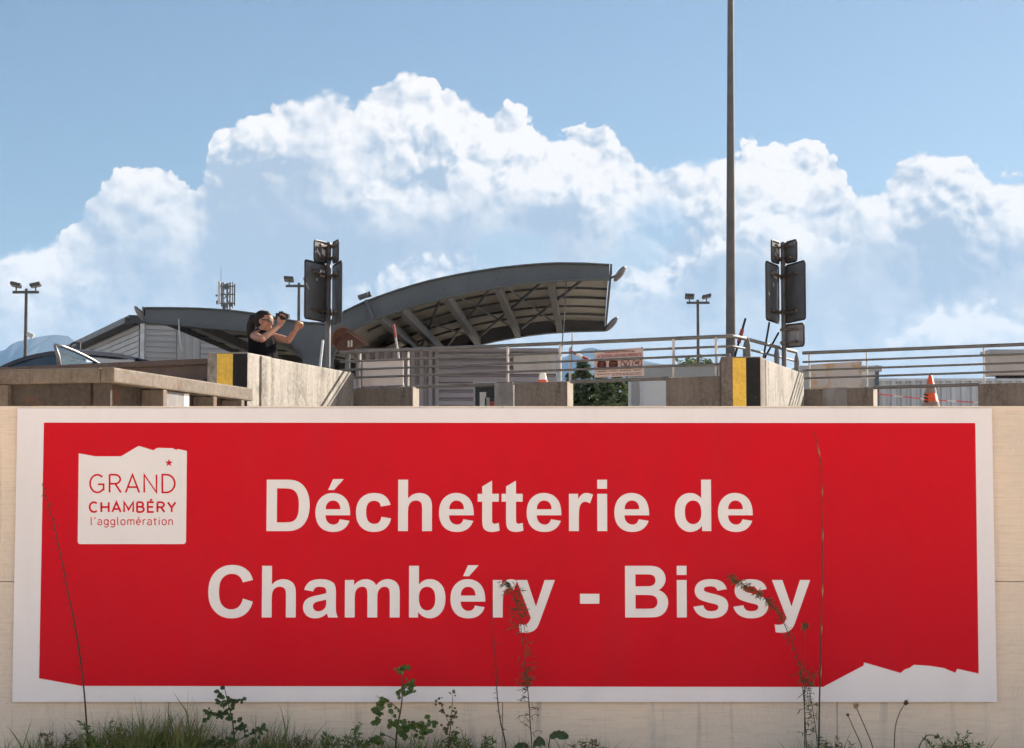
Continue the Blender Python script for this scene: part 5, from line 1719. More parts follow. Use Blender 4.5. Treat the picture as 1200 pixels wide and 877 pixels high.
# small barrier arm that hangs behind the warning sign
a, b = P(668, 411.5, 26), P(697, 425.5, 26)
root = thing('barrier_pole', (a.x, 26, FLOOR), 'small red and white barrier arm slanting behind the warning sign', 'barrier arm')
MB().beam((a.x, 26, FLOOR), (a.x, 26, a.z + .05), .035, .035).build('stand', M['rail_post'], root)
for i in range(4):
    MB().tube([a.lerp(b, i / 4), a.lerp(b, (i + 1) / 4 - .004)], .022, 8).build('arm_segment', M['red' if i % 2 == 0 else 'white'], root, smooth=50)


def cone(tip, h, rb, label, flat=0.024, bands=((.30, .48), (.62, .70)), cut=None):
    base = Vector((tip.x, tip.y, tip.z - h))
    root = thing('traffic_cone', base, label, 'traffic cone', 'traffic cones')
    rad = lambda t: flat + (rb - flat) * (1 - t)
    MB().lathe([(rad(0), 0.03), (rad(.02), .03 + h * .005), (rad(1), h - .01), (flat * .6, h), (0, h)], base, n=24).build('cone_body', M['orange'], root, smooth=40)
    for t0, t1 in bands:
        MB().lathe([(rad(t0) + .004, h * t0), (rad(t1) + .004, h * t1)], base, n=24).build('band', M['band'], root, smooth=40)
    MB().box(base + Vector((0, 0, .016)), (rb * 2.5, rb * 2.5, .032)).build('foot', M['orange'], root, bevel=.01)
    return root


c1 = cone(P(1090.3, 440, 22.6), P(1090.3, 440, 22.6).z - FLOOR, .255, 'tall orange traffic cone standing in the right opening', bands=((.80, .865), (.46, .71)))
t_ = P(1090.3, 440, 22.6)
for i, (y, w) in enumerate(((463, .05), (467, .05), (470.5, .04))):
    q = P(1085.2, y, 22.6 - .14)
    MB().box(q, (w, .012, .018), mat=Matrix.Rotation(R(18), 3, 'Y')).build('black_mark', M['black'], c1)
p_ = P(636, 437.5, on_line(railA0, railA1, 636).y + .09)
q = Vector((p_.x, p_.y, ZP))
root = thing('traffic_cone', q, 'small pale cone stub with orange foot on the low concrete wall', 'traffic cone', 'traffic cones')
h = p_.z - ZP
MB().lathe([(.052, .012), (.036, h - .004), (.03, h), (0, h)], q, n=20).build('cone_body', M['white'], root, smooth=40)
MB().lathe([(.058, 0), (.058, .012), (.054, .030), (.05, .030)], q, n=20).build('foot', M['orange'], root, smooth=40)
# striped tape across the right opening
root = thing('barrier_tape', P(1090, 467, 24.4), 'red and white tape stretched behind the orange cone', 'tape')
for i in range(12):
    x0, x1 = 1026 + 126 * i / 12, 1026 + 126 * (i + 1) / 12
    y0, y1 = (461.5 + 10.5 * j + 1.5 * math.sin(math.pi * j) for j in (i / 12, (i + 1) / 12))
    a, b = P(x0, y0, 24.4), P(x1, y1, 24.4)
    MB().beam(a, b, .006, .013).build('tape_piece', M['tape_red' if i % 3 != 2 else 'white'], root)
# warning sign wired to the railing
a, b = on_line(railA0, railA1, 694.3) + sawn * .045, on_line(railA0, railA1, 752) + sawn * .045
A_, B_ = Vector((a.x, a.y, P(694, 442.8, a.y).z)), Vector((b.x, b.y, P(752, 440.4, b.y).z))
hs_ = P(694, 411.0, a.y).z - A_.z
root = thing('warning_sign', (A_ + B_) / 2, 'faded pink warning sign with four round pictograms wired behind the railing bars', 'sign')
ud = (B_ - A_)
LW = ud.length
ud.normalize()
vd = Vector((0.02, 0, 1)).normalized()
nd = Vector((ud.y, -ud.x, 0)).normalized()
ws = lambda u, v, l=0: A_ + ud * (u * LW) + vd * (v * hs_) + nd * (l * 0.0004)
MB().prism([ws(0, 0), ws(1, 0), ws(.985, 1.03), ws(-.01, 1.0)], -nd * .004).build('sheet', M['sign_pink'], root)
wfn = lambda u, v, l: A_ + ud * u + vd * v + nd * (0.0006 + l * 0.0004)


def wtext(t, u0, u1, v, h, w, m):
    return strokes(t, w, u0 * LW, u1 * LW, h, .22, lambda u, vv, l: wfn(u, v * hs_ + vv, l)).build('lettering', M[m], root, recalc=False)


wtext('ATTENTION CERTAINS PRODUITS', .05, .95, .735, .030, .0065, 'pict_text')
random.seed(3)
for v, u0, u1, h in ((.88, .20, .82, .012), (.10, .06, .96, .008), (.05, .36, .95, .008), (.20, .07, .24, .009), (.20, .32, .45, .009), (.20, .53, .74, .009), (.20, .80, .94, .009)):
    u = u0
    lm = MB()
    while u < u1:                                        # print too small to read: broken runs of ink
        w = random.uniform(.02, .07)
        lm.add([wfn(u * LW, v * hs_, 0), wfn(min(u + w, u1) * LW, v * hs_, 0), wfn(min(u + w, u1) * LW, v * hs_ + h, 0), wfn(u * LW, v * hs_ + h, 0)], [(0, 1, 2, 3)])
        u += w + .015
    lm.build('fine_print', M['pict_text' if v > .5 else 'pict_grey'], root, recalc=False)
for i, u in enumerate((.145, .385, .625, .865)):
    cx, cy, r = u * LW, .465 * hs_, .058
    pm = MB()
    if i < 2:
        pts = [wfn(cx + r * math.cos(R(12 * j)), cy + r * math.sin(R(12 * j)), 0) for j in range(30)]
        po = pm.add(pts, [tuple(range(30))]).build('pictogram', M['pict_red'], root, recalc=False)
        sy = MB()
        if i == 0:
            for a0 in (-30, 0, 30):
                ribbon(sy, [(cx + .03 * math.sin(R(a0)), cy + .035), (cx - .02 * math.sin(R(a0)), cy - .03)], .007, wfn, 1 + (a0 + 30) // 30)
        else:
            ribbon(sy, [(cx - .035, cy + .012), (cx + .035, cy + .012)], .014, wfn, 1)
            ribbon(sy, [(cx - .028, cy - .015), (cx + .028, cy - .015)], .008, wfn, 2)
        sy.build('symbol', M['pict_grey'], po, recalc=False)
    else:
        po = ribbon(pm, arc(cx, cy, r - .005, r - .005, 0, 360, 30), .010, wfn, 0)
        po = pm.build('pictogram', M['pict_text'], root, recalc=False)
        sy = MB()
        if i == 2:
            ribbon(sy, [(cx - .03, cy + .025), (cx + .005, cy - .02), (cx + .03, cy + .03)], .010, wfn, 1)
            ribbon(sy, [(cx - .02, cy - .025), (cx + .02, cy - .018)], .010, wfn, 2)
        else:
            ribbon(sy, [(cx - .03, cy - .004), (cx + .03, cy + .006)], .020, wfn, 1)
            ribbon(sy, [(cx - .01, cy + .02), (cx + .03, cy + .024)], .010, wfn, 2)
        sy.build('symbol', M['pict_grey'], po, recalc=False)
        sl = MB()
        ribbon(sl, [(cx - r * .7, cy + r * .7), (cx + r * .7, cy - r * .7)], .008, wfn, 3)
        sl.build('slash', M['pict_text'], po, recalc=False)
for u in (.03, .97):
    MB().tube([ws(u, .97) + nd * .006, ws(u, 1.04) + nd * .02, ws(u, .97) - nd * .01], .004, 5).build('tie_wire', M['rubber'], root)
# hook arm on the far lamp post behind the car
q = P(92, 412, 26)
root = thing('hook_post', (q.x, 26, FLOOR), 'small dark bracket post showing above the open car door', 'post')
MB().beam((q.x, 26, FLOOR), (q.x, 26, P(92, 401.5, 26).z), .055, .05).build('upright', M['trim_dark'], root)
MB().tube([P(92, 402, 26), P(88, 402, 26), P(83.5, 403.5, 26), P(82.4, 408, 26)], .014, 6).build('hook', M['trim_dark'], root, smooth=True)

# ================================================================ trees and mountains
def fir(x, ytop, Y, wid, seed, label, group):
    rnd = random.Random(seed)
    t = P(x, ytop, Y)
    H = t.z - FLOOR
    root = thing('fir_tree', (t.x, Y, FLOOR), label, 'fir tree', group)
    MB().tube([(t.x, Y, FLOOR), (t.x, Y, FLOOR + H * .6), (t.x, Y, t.z)], [.11, .06, .01], 7).build('trunk', M['bark'], root, smooth=True)
    mb = MB()
    for i in range(int(230 * H / 3)):
        f = rnd.random() ** .75
        z = FLOOR + H * (0.02 + .97 * f)
        Rm = wid * (1 - f) ** .85 * rnd.uniform(.55, 1.12) + .03
        a = rnd.uniform(0, 2 * math.pi)
        d = Vector((math.cos(a), math.sin(a), rnd.uniform(-.25, .12) + .5 * f))
        c = Vector((t.x, Y, z))
        nleaf = int(6 + 16 * (1 - f))
        for j in range(nleaf):
            s = (j + rnd.random()) / nleaf
            p_ = c + d * Rm * s + Vector((0, 0, -.10 * s * s * Rm))
            dd = Vector((d.x + rnd.uniform(-.9, .9), d.y + rnd.uniform(-.9, .9), rnd.uniform(-.5, .25)))
            mb.leaf(p_, dd, rnd.uniform(.12, .26), rnd.uniform(.05, .11), (rnd.uniform(-1, 1), rnd.uniform(-1, 1), 1))
    mb.build('crown', M['fir'], root, recalc=False)


fg = 'fir trees behind the warning sign'
fir(683.5, 421.5, 62, .95, 1, 'fir tree with the tallest spire, seen left of the warning sign', fg)
fir(703, 436, 61, 1.2, 2, 'fir tree hidden behind the middle of the warning sign', fg)
fir(724, 441, 60.5, 1.2, 3, 'fir tree between the warning sign and the white building', fg)
fir(669.5, 437, 63, .75, 4, 'small fir tree at the left end of the row, beside the concrete wall', fg)
fir(740, 440, 64, 1.3, 5, 'fir tree half behind the white building', fg)
fir(692, 446, 59.5, 1.0, 6, 'low fir tree in front of the tallest one', fg)
fir(713, 447, 59, 1.1, 7, 'low broad fir tree below the right half of the warning sign', fg)


def broad(x, ytop, Y, rx, rz, seed, label):
    rnd = random.Random(seed)
    t = P(x, ytop, Y)
    root = thing('leafy_tree', (t.x, Y, FLOOR), label, 'tree', 'leafy trees beyond the white building')
    cz = t.z - rz
    tr = MB().tube([(t.x, Y, FLOOR), (t.x + .1, Y, (FLOOR + cz) / 2), (t.x, Y, cz)], [.2, .15, .08], 8)
    mb = MB()
    for i in range(26):
        d = Vector((rnd.gauss(0, 1), rnd.gauss(0, 1), rnd.gauss(.2, .8))).normalized()
        c = Vector((t.x, Y, cz)) + Vector((d.x * rx, d.y * rx, d.z * rz)) * rnd.uniform(.35, .9)
        tr.tube([(t.x, Y, cz - rz * .4), tuple(Vector((t.x, Y, cz)).lerp(c, .6)), tuple(c)], [.06, .04, .015], 5)
        for j in range(70):
            p_ = c + Vector((rnd.gauss(0, 1) * rx * .2, rnd.gauss(0, 1) * rx * .2, rnd.gauss(0, 1) * rz * .17))
            mb.leaf(p_, (rnd.uniform(-1, 1), rnd.uniform(-1, 1), rnd.uniform(-.6, .6)), rnd.uniform(.18, .34), rnd.uniform(.12, .2), (rnd.uniform(-1, 1), rnd.uniform(-1, 1), 1))
    tr.build('trunk', M['bark'], root, smooth=True)
    mb.build('crown', M['tree_leaf'], root, recalc=False)


broad(806, 418.5, 96, 1.0, 1.2, 11, 'rounder leafy treetop just above the roof of the white building')
broad(824, 421.5, 98, .8, 1.0, 12, 'smaller leafy treetop right of the rounder one, near the floodlight pole')


def mountain(line, Y, thick, name):
    """ridge: front slope falling towards us, real depth behind it"""
    rnd = random.Random(5)
    n = len(line)
    crest = [P(x, y, Y) for x, y in line]
    vs, rows = [], 7
    for j in range(rows):
        t = j / (rows - 1)
        for i, c in enumerate(crest):
            k2 = 1 - t
            vs.append(Vector((c.x + rnd.uniform(-1, 1) * 60 * (t > 0), Y - thick * t + (rnd.uniform(-90, 90) if 0 < t < 1 else 0), -30 + (c.z + 30) * (k2 ** 1.2) * (1 if j == 0 else rnd.uniform(.86, 1.06)))))
    for j in range(1, 4):
        t = j / 3
        for c in crest:
            vs.append(Vector((c.x, Y + thick * t, -30 + (c.z + 30) * (1 - t))))
    fs = [(j * n + i, j * n + i + 1, (j + 1) * n + i + 1, (j + 1) * n + i) for j in range(rows - 1) for i in range(n - 1)]
    o_ = rows * n
    fs += [(i, i + 1, o_ + i + 1, o_ + i) for i in range(n - 1)]
    fs += [(o_ + j * n + i, o_ + j * n + i + 1, o_ + (j + 1) * n + i + 1, o_ + (j + 1) * n + i) for j in range(2) for i in range(n - 1)]
    return struct(name, MB().add(vs, fs), M['rock'], smooth=True)


mountain([(-260, 430), (-200, 418), (-150, 422), (-90, 405), (-50, 412), (-20, 411), (0, 411.5), (6, 410), (12, 404.5), (20, 400.5), (30, 398.5), (38, 396.5), (48, 394.5), (58, 393), (66, 392.6), (74, 393.4), (80, 394),
          (86, 399), (94, 404), (102, 407.5), (112, 410), (130, 416), (160, 424), (200, 433), (260, 445)], 6500, 1600, 'mountain')
mountain([(560, 446), (600, 432), (640, 425), (660, 419), (674, 414), (684, 409), (694, 407.5), (704, 410), (716, 415), (740, 420), (770, 426), (830, 436), (900, 440), (960, 452)], 6900, 1300, 'mountain')

# ================================================================ the air: one thin even haze from here to beyond the mountains
hz = MB().box((0, 5000, 312), (9400, 12400, 626))
ho = hz.build('haze', [], None, origin=(0, 5000, -1)) if False else None
hm = bpy.data.materials.new('haze_air')
hm.use_nodes = True
hm.node_tree.nodes.remove(hm.node_tree.nodes['Principled BSDF'])
pv = hm.node_tree.nodes.new('ShaderNodeVolumePrincipled')
pv.inputs['Color'].default_value = (0.30, 0.52, 0.84, 1)
pv.inputs['Density'].default_value = 0.56 / 6500
pv.inputs['Anisotropy'].default_value = 0.0
hm.node_tree.links.new(pv.outputs[0], hm.node_tree.nodes['Material Output'].inputs['Volume'])
ho = hz.build('haze', hm)
ho['kind'] = 'stuff'

# ================================================================ weeds along the foot of the wall
PY = 11.28
rnd = random.Random(21)


def stem_line(pts, Y, lean=0.0):
    """pixel points from the tip down; the last one is carried on to the ground"""
    q = [P(x, y, Y + lean * i / max(1, len(pts) - 1)) for i, (x, y) in enumerate(pts)]
    if q[-1].z > 0.0:
        d = (q[-1] - q[-2])
        t = q[-1].z / max(1e-4, -d.z)
        q.append(Vector((q[-1].x + d.x * t * .5, q[-1].y, -0.01)))
    return q


def fine(q, n=4):
    """rounded (Catmull-Rom) line through the points"""
    out = []
    for i in range(len(q) - 1):
        a, b, c, d = q[max(i - 1, 0)], q[i], q[i + 1], q[min(i + 2, len(q) - 1)]
        for j in range(n):
            t = j / n
            out.append(0.5 * ((2 * b) + (c - a) * t + (2 * a - 5 * b + 4 * c - d) * t * t + (3 * b - a - 3 * c + d) * t ** 3))
    return out + [q[-1]]


def at(q, f):
    i = f * (len(q) - 1)
    j = min(int(i), len(q) - 2)
    return q[j].lerp(q[j + 1], i - j), (q[j] - q[j + 1]).normalized()


def weed(name, pts, Y, r, label, cat, group, m='stem', knots=0):
    q = fine(stem_line(pts, Y))
    root = thing(name, (q[-1].x, q[-1].y, 0), label, cat, group)
    n = len(q)
    mb = MB().tube(q, [r * (.35 + .65 * i / (n - 1)) for i in range(n)], 6)
    mb.build('stem', M[m], root, smooth=True)
    return root, q


def twigs(root, q, f0, f1, count, L, m, leafL=0.0, leafW=0.0, leafm=None, r=.0019, up=.5, per=4):
    tw, lv = MB(), MB()
    for i in range(count):
        f = f0 + (f1 - f0) * (i + rnd.random()) / count
        p, d = at(q, f)
        sx = rnd.choice((-1, 1))
        dd = Vector((sx * rnd.uniform(.4, 1), rnd.uniform(-.6, .4), rnd.uniform(-.2, 1) * up)).normalized()
        ll = L * rnd.uniform(.4, 1.1)
        e1 = p + dd * ll * .55
        e2 = e1 + (dd + Vector((0, 0, -.5))).normalized() * ll * .45
        tw.tube([p, e1, e2], [r, r * .8, r * .4], 4)
        if leafL:
            for j in range(per):
                pp = p.lerp(e1, rnd.random()) if j % 2 else e1.lerp(e2, rnd.random())
                ld = Vector((sx * rnd.uniform(-.2, 1), rnd.uniform(-.5, .3), rnd.uniform(-1, .5)))
                lv.leaf(pp, ld, leafL * rnd.uniform(.6, 1.2), leafW * rnd.uniform(.7, 1.2))
    tw.build('twigs', M[m], root, smooth=True)
    if leafL:
        lv.build('leaves', M[leafm], root, recalc=False)


DG = 'tall dry stems in front of the sign'
root, q = weed('dry_stem', [(49.5, 567), (57, 592), (64, 618), (72, 655), (79, 690), (87, 730), (93, 765), (97.5, 800), (100.5, 835), (103, 877)], 11.34, .0062, 'leaning dry stem at far left crossing the red field below the logo', 'weed', DG)
twigs(root, q, .03, .66, 40, .045, 'stem')
root, q = weed('dry_stem', [(954.5, 507), (957, 520), (962.5, 550), (963, 600), (963.5, 660), (962.5, 720), (961.2, 780), (960.2, 830), (959.6, 877)], 11.36, .0060, 'tall straight reed stem with straw sheaths, right of the letter y of Bissy', 'weed', DG)
sh = MB()
for f in (.18, .30, .40, .52, .60, .70):
    p, d = at(q, f)
    sh.leaf(p + Vector((.003, -.004, 0)), d + Vector((rnd.uniform(-.03, .07), 0, 0)), .085, .008, (0, -1, 0))
sh.build('sheath', M['sheath'], root, recalc=False)
twigs(root, q, .12, .5, 6, .02, 'stem')
root, q = weed('dry_stem', [(576.5, 703), (578, 735), (580, 765), (581.5, 795), (583.5, 825), (587, 848), (592, 870)], 11.34, .0052, 'thin bare stem below the letters é and r of Chambéry', 'weed', DG)
twigs(root, q, .2, .8, 18, .028, 'stem')

LG = 'tall leafy weeds in front of the sign'
root, q = weed('leafy_weed', [(597, 683), (601, 692), (604, 708), (609, 724), (611.5, 745), (614, 768), (617, 795), (620, 825), (621.5, 850), (623.5, 877)], 11.33, .0040, 'slender narrow leaved weed in front of the letters r and y of Chambéry', 'weed', LG, 'stem_red')
twigs(root, q, .0, .30, 26, .055, 'stem_red', .042, .0065, 'leaf_dark', per=4)
twigs(root, q, .30, .70, 22, .06, 'stem_red', .045, .0065, 'leaf_olive', per=3)
twigs(root, q, .55, .64, 16, .03, 'stem_red', .03, .006, 'leaf_dark', per=4)
twigs(root, q, .70, .84, 7, .09, 'stem_red', .03, .006, 'leaf_olive', per=3)
root, q = weed('leafy_weed', [(855, 675), (863, 682), (875, 687.5), (888, 694), (899, 705), (909, 716), (920, 734), (928, 752), (935, 775), (940, 800), (943, 835), (945, 877)], 11.32, .0036, 'arching weed whose tip bends left across the letters ssy of Bissy', 'weed', LG, 'stem_red')
twigs(root, q, .0, .46, 46, .035, 'stem_red', .032, .0065, 'leaf_olive', per=4, up=.3)
twigs(root, q, .46, .75, 14, .03, 'stem_red', .03, .005, 'leaf_dark', per=3)
root, q = weed('leafy_weed', [(943.5, 731), (943.3, 745), (944, 770), (943.3, 800), (942.8, 830), (943, 877)], 11.30, .0034, 'upright weed with a tufted top just left of the reed stem', 'weed', LG, 'stem_red')
twigs(root, q, .0, .10, 12, .014, 'stem_red', .022, .007, 'leaf_olive', per=4)
twigs(root, q, .40, .9, 28, .045, 'stem_red', .040, .006, 'leaf_dark', per=3)
root, q = weed('leafy_weed', [(950, 783), (948, 795), (948, 808), (952, 830), (956, 855), (958, 877)], 11.27, .0030, 'short leafy weed between the tufted weed and the reed stem', 'weed', LG, 'stem_red')
twigs(root, q, .05, .9, 30, .035, 'stem_red', .032, .006, 'leaf_dark', per=3)


def lobed(mb, p, size, tilt=None):
    """a small toothed, folded leaf on a short stalk"""
    d = tilt or Vector((rnd.uniform(-1, 1), rnd.uniform(-.7, .1), rnd.uniform(-.7, .7)))
    d.normalize()
    nr_ = Vector((rnd.uniform(-.5, .5), -1, rnd.uniform(-.2, .9)))
    x = d.cross(nr_).normalized()
    n2 = x.cross(d)
    prof = [(0, .05), (.15, .30), (.25, .24), (.42, .46), (.52, .34), (.68, .40), (.78, .22), (1.0, 0)]
    mid = [p + d * size * t - n2 * size * .12 * t * t for t, _ in prof]
    vs = mid + [mid[i] + x * w * size + n2 * size * .14 for i, (_, w) in enumerate(prof)] + [mid[i] - x * w * size + n2 * size * .14 for i, (_, w) in enumerate(prof)]
    n = len(prof)
    mb.add(vs, [(i, i + 1, n + i + 1, n + i) for i in range(n - 1)] + [(i, 2 * n + i, 2 * n + i + 1, i + 1) for i in range(n - 1)])


def broad_weed(stempts, branches, clusters, Y, label, r=.0065, size=.05, m='leaf'):
    q = fine(stem_line(stempts, Y))
    root = thing('broadleaf_weed', (q[-1].x, q[-1].y, 0), label, 'weed', 'broad leaved weeds at the foot of the wall')
    n = len(q)
    st_ = MB().tube(q, [r * (.3 + .7 * i / (n - 1)) for i in range(n)], 7)
    st_.build('stem', M['stem_red'], root, smooth=True)
    bb, lv = MB(), MB()
    for b in branches:
        bq = fine([P(x, y, Y - .02 * i) for i, (x, y) in enumerate(b)])
        bb.tube(bq, [r * .5 * (1 - .7 * i / (len(bq) - 1)) for i in range(len(bq))], 5)
        for i in range(7):
            p, d = at(bq, rnd.random())
            lobed(lv, p, size * rnd.uniform(.4, .85))
    bb.build('branches', M['stem_red'], root, smooth=True)
    for (x, y, k2) in clusters:
        for i in range(int(k2 * 1.5)):
            p = P(x + rnd.gauss(0, 2.9), y + rnd.gauss(0, 2.6), Y + rnd.uniform(-.06, .05))
            lobed(lv, p, size * rnd.uniform(.38, .85))
    lv.build('leaves', M[m], root, recalc=False)
    return root


broad_weed([(473, 780), (472, 795), (471.5, 812), (470, 830), (466, 850), (463.5, 877)],
           [[(468, 832), (458, 824), (448, 822), (441, 815)], [(450, 826), (444, 831), (437, 833)], [(443, 833), (444, 841), (439, 846)], [(466, 848), (478, 846), (492, 848), (506, 846)], [(490, 850), (499, 858)],
            [(464, 868), (452, 862), (440, 864), (420, 869)]],
           [(466, 786, 5), (472, 780, 3), (477, 781, 3), (475, 801, 4), (481, 803, 4), (472, 812, 6), (480, 811, 3), (452, 826, 5), (437, 832, 3), (439, 845, 3), (460, 848, 8), (458, 838, 2), (475, 853, 8), (485, 850, 6), (477, 864, 5),
            (501, 858, 5), (507, 846, 3), (492, 861, 4), (422, 869, 4), (441, 866, 5), (447, 872, 4), (432, 874, 4)], 11.24,
           'tall thistle like weed with toothed leaves below the letter m of Chambéry')
broad_weed([(263.5, 808), (266, 820), (270, 834), (273, 850), (274.5, 865), (275.5, 877)],
           [[(271, 836), (262, 838), (250, 839), (241, 833)], [(274, 862), (281, 852), (286, 848)], [(267, 822), (274, 820), (283, 820)], [(275, 870), (290, 862), (303, 856), (311, 848)], [(274, 874), (256, 868), (240, 870)]],
           [(261, 814, 6), (254, 817, 3), (272, 823, 6), (281, 820, 3), (259, 827, 2), (265, 835, 6), (268, 843, 5), (241, 832, 3), (245, 841, 4), (258, 843, 2), (284, 851, 5), (292, 859, 3), (269, 868, 4), (302, 857, 5), (310, 849, 3),
            (240, 871, 6), (253, 873, 6), (298, 869, 4)], 11.26,
           'bushy broad leaved weed left, below the letter C of Chambéry', size=.045, m='leaf_dark')
broad_weed([(531, 811), (530, 825), (529, 842), (527, 860), (525.5, 877)],
           [[(527, 850), (522, 838), (518, 828), (515.5, 822)], [(528, 846), (533, 838), (535, 832)], [(526, 862), (520, 853), (517, 848)], [(526, 868), (534, 862), (540, 858)]],
           [(531, 812, 4), (516, 823, 4), (518, 829, 2), (530, 832, 3), (533, 840, 2), (526, 848, 3), (522, 853, 3), (536, 856, 2), (527, 866, 7), (531, 872, 7), (521, 873, 5)], 11.29,
           'slim weed with bud like tips right of the thistle like weed', r=.004, size=.03, m='leaf_olive')
# coarse crinkled leaves
for (x, y, w, h, lab) in ((655, 861, 20, 14, 'dark crinkled burdock like leaf arching over, right of the narrow leaved weed'), (632, 869, 12, 16, 'dark upright crinkled leaf beside the foot of the narrow leaved weed'), (611, 873, 14, 9, 'low dark crinkled leaf left of the narrow leaved weed')):
    Y = 11.22
    c = P(x, y, Y)
    sc_ = Y / FOC
    root = thing('coarse_leaf', (c.x, Y, 0), lab, 'weed', 'coarse dark leaves at the foot of the wall')
    NN = 9
    vs = []
    for i in range(NN):
        for j in range(NN):
            u, v = i / (NN - 1) * 2 - 1, j / (NN - 1) * 2 - 1
            e2 = math.sqrt(max(0, 1 - u * u * .75))
            vs.append(c + Vector((u * w * sc_ * .55, v * .05 * e2 - .02, (1 - u * u) * h * sc_ * .35 - abs(v) ** 2 * h * sc_ * .55 * e2 + rnd.uniform(-1, 1) * .007)))
    MB().add(vs, [(i * NN + j, i * NN + j + 1, (i + 1) * NN + j + 1, (i + 1) * NN + j) for i in range(NN - 1) for j in range(NN - 1)]).build('leaf_blade', M['leaf_dark'], root, smooth=True, recalc=False)
    MB().tube([c + Vector((-.5 * w * sc_, 0, 0)), c + Vector((-.6 * w * sc_, 0, -h * sc_)), Vector((c.x - .55 * w * sc_, Y, -.01))], .004, 6).build('stalk', M['leaf_olive'], root, smooth=True)
# seed heads on bare stalks
for pts, lab, hd_ in (([(993.5, 838), (1000, 853), (1007, 868), (1010, 877)], 'straight bare stalk with small brown head, left of the sign mountain outline', .010),
                      ([(1003, 828), (1009, 842), (1016, 858), (1023, 877)], 'leaning bare stalk with pale fluffy head under the white mountain shape', .018),
                      ([(1061.5, 824), (1055, 834), (1050, 848), (1048.5, 862), (1048, 877)], 'curved bare stalk with dark spent flower head touching the lower edge of the sign', .016),
                      ([(1097, 864), (1092, 861.5), (1086, 862.5), (1081, 868), (1077, 877)], 'low hooked stalk with drooping dark head at right', .012)):
    q = fine(stem_line(pts, 11.27))
    root = thing('flower_stalk', (q[-1].x, q[-1].y, 0), lab, 'weed', 'bare flower stalks at right')
    MB().tube(q, [.0028 + .001 * i / len(q) for i in range(len(q))], 6).build('stalk', M['leaf_olive'], root, smooth=True)
    hb_ = MB().ball(q[0], (hd_ * .8, hd_ * .8, hd_ * .9), 8, 6)
    for i in range(16):
        hb_.leaf(q[0], (rnd.uniform(-1, 1), rnd.uniform(-1, 1), rnd.uniform(-.4, 1)), hd_ * 1.5, hd_ * .4)
    hb_.build('seed_head', M['sheath'] if 'fluffy' in lab else M['stem'], root, recalc=False)

# grass: too many blades to count
gm, gd = MB(), MB()
# (pixel range, count, shortest, tallest, spread)
for x0, x1, cnt, h0_, h1_ in ((36, 120, 380, .14, .32), (105, 185, 620, .16, .42), (150, 236, 760, .16, .46), (180, 236, 300, .2, .46), (236, 330, 520, .14, .34), (296, 350, 150, .2, .42), (345, 425, 420, .13, .31),
                              (425, 560, 700, .12, .31), (560, 720, 480, .11, .26), (720, 940, 200, .09, .18), (930, 985, 160, .10, .27), (985, 1200, 260, .09, .19), (1085, 1150, 200, .12, .27), (0, 40, 110, .10, .26), (-60, 1260, 500, .05, .15)):
    for i in range(cnt):
        x = rnd.uniform(x0, x1)
        Y = rnd.uniform(11.08, 11.46)
        b = P(x, 877, Y)
        b.z = -.01
        L = rnd.uniform(h0_, h1_) * rnd.uniform(.75, 1.08)
        lean = rnd.gauss(-.05 if x < 150 else .05, .28)
        bend = (rnd.gauss(lean * 2.2, .5), rnd.uniform(-.5, .15), -.7 * rnd.random() - .15)
        (gd if rnd.random() < .16 else gm).blade(b, (lean, rnd.uniform(-.2, .08), 1), L, rnd.uniform(.0035, .010), bend)
o = gm.build('grass', M['grass'], None, origin=(0, 11.2, 0), recalc=False)
o['kind'] = 'stuff'
o = gd.build('dry_grass', M['grass_dry'], None, origin=(0, 11.2, 0), recalc=False)
o['kind'] = 'stuff'
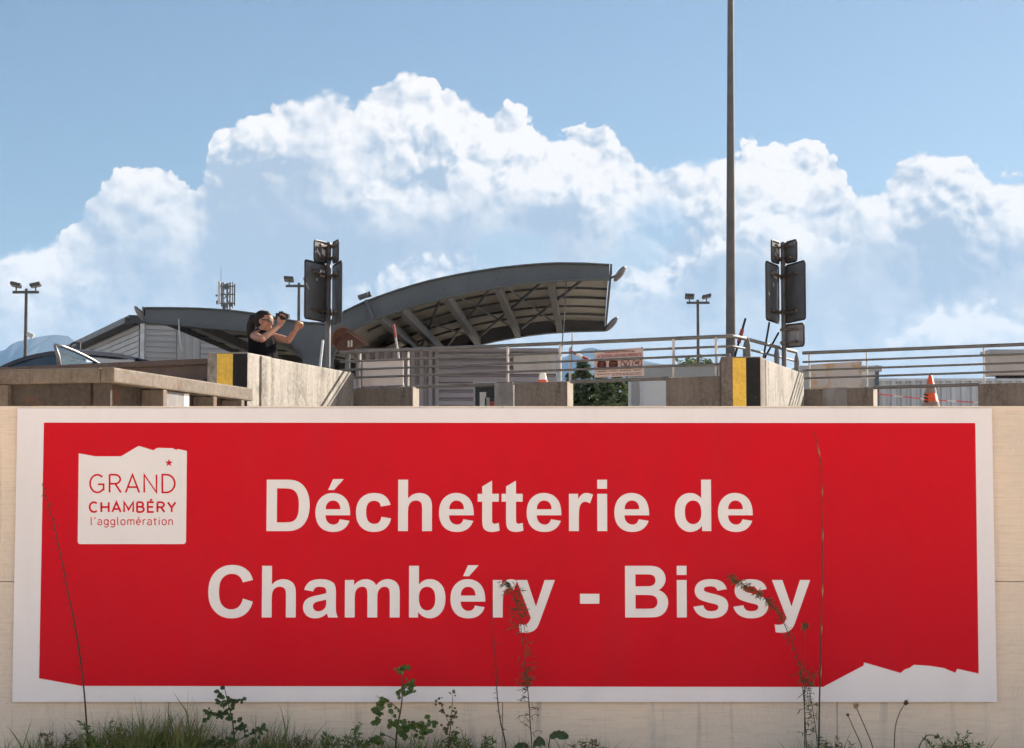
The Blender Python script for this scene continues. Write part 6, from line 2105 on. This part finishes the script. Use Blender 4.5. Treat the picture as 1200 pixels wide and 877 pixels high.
# a few big single blades that stand out
for pts, w, lab in (([(204, 812), (210, 822), (218, 834), (221, 850), (221, 877)], .010, 'single broad grass blade pointing left in front of the white sign border'),
                    ([(220.5, 806), (220, 826), (219, 850), (218, 877)], .003, 'thin upright grass blade beside the broad one'),
                    ([(8, 851), (14, 858), (20, 867), (25, 877)], .010, 'broad grass blade at the far left bottom corner, leaning left'),
                    ([(38, 841), (34, 853), (30, 866), (27, 877)], .006, 'grass blade at the far left bottom corner, leaning right'),
                    ([(327, 824), (331, 838), (334, 855), (335, 877)], .007, 'long grass blade right of the bushy weed, the left of two'),
                    ([(337, 832), (337.5, 845), (336, 860), (334, 877)], .007, 'long grass blade right of the bushy weed, the right of two')):
    q = fine(stem_line(pts, 11.2))
    vs, n = [], len(q)
    for i, p in enumerate(q):
        t = i / (n - 1)
        ww = w * .5 * min(1, .08 + 2.2 * t)
        vs += [p + Vector((-ww, .3 * ww, 0)), p + Vector((0, -.4 * ww, 0)), p + Vector((ww, .3 * ww, 0))]
    o = MB().add(vs, [(3 * i + j, 3 * i + j + 1, 3 * i + j + 4, 3 * i + j + 3) for i in range(n - 1) for j in (0, 1)]).build('grass_blade', M['grass'], None, recalc=False, smooth=True)
    tag(o, lab, 'grass blade', 'single long grass blades')

# low feathery weeds between the tall ones
for j, (x, h, sp_, lab) in enumerate(((122, .30, .16, 'feathery green weed in the grass left of the tall dry stem'), (66, .24, .16, 'low leafy weed in the grass at the far left'), (398, .27, .18, 'feathery weed between the two broad leaved weeds'),
                               (346, .22, .12, 'small dark seed headed weed right of the long grass blades'), (555, .22, .14, 'small branching weed left of the thin bare stem'), (690, .19, .12, 'low fuzzy weed right of the arching dark leaf'),
                               (1118, .25, .20, 'bushy low weed at the right, below the white mountain shape'), (985, .20, .12, 'low weed right of the reed stem'))):
    Y = 11.25
    b = P(x, 877, Y)
    root = thing('low_weed', (b.x, Y, 0), lab, 'weed', 'low weeds at the foot of the wall')
    st_, lv = MB(), MB()
    for i in range(11):
        a = rnd.uniform(-1, 1)
        hh = h * rnd.uniform(.6, 1.1)
        q = fine([Vector((b.x + a * sp_, Y + rnd.uniform(-.06, .06), hh)), Vector((b.x + a * sp_ * .55, Y, hh * .6)), Vector((b.x + a * .02, Y, 0))])
        st_.tube(q, [.0012 + .0016 * t / len(q) for t in range(len(q))], 5)
        for t in range(26):
            p, d = at(q, rnd.random() * .7)
            lv.leaf(p, (rnd.uniform(-1, 1), rnd.uniform(-.7, .4), rnd.uniform(-.2, 1)), rnd.uniform(.018, .045), rnd.uniform(.004, .011))
    st_.build('stems', M['leaf_olive'], root, smooth=True)
    lv.build('leaves', M['leaf' if j % 2 == 0 else 'leaf_olive'], root, recalc=False)
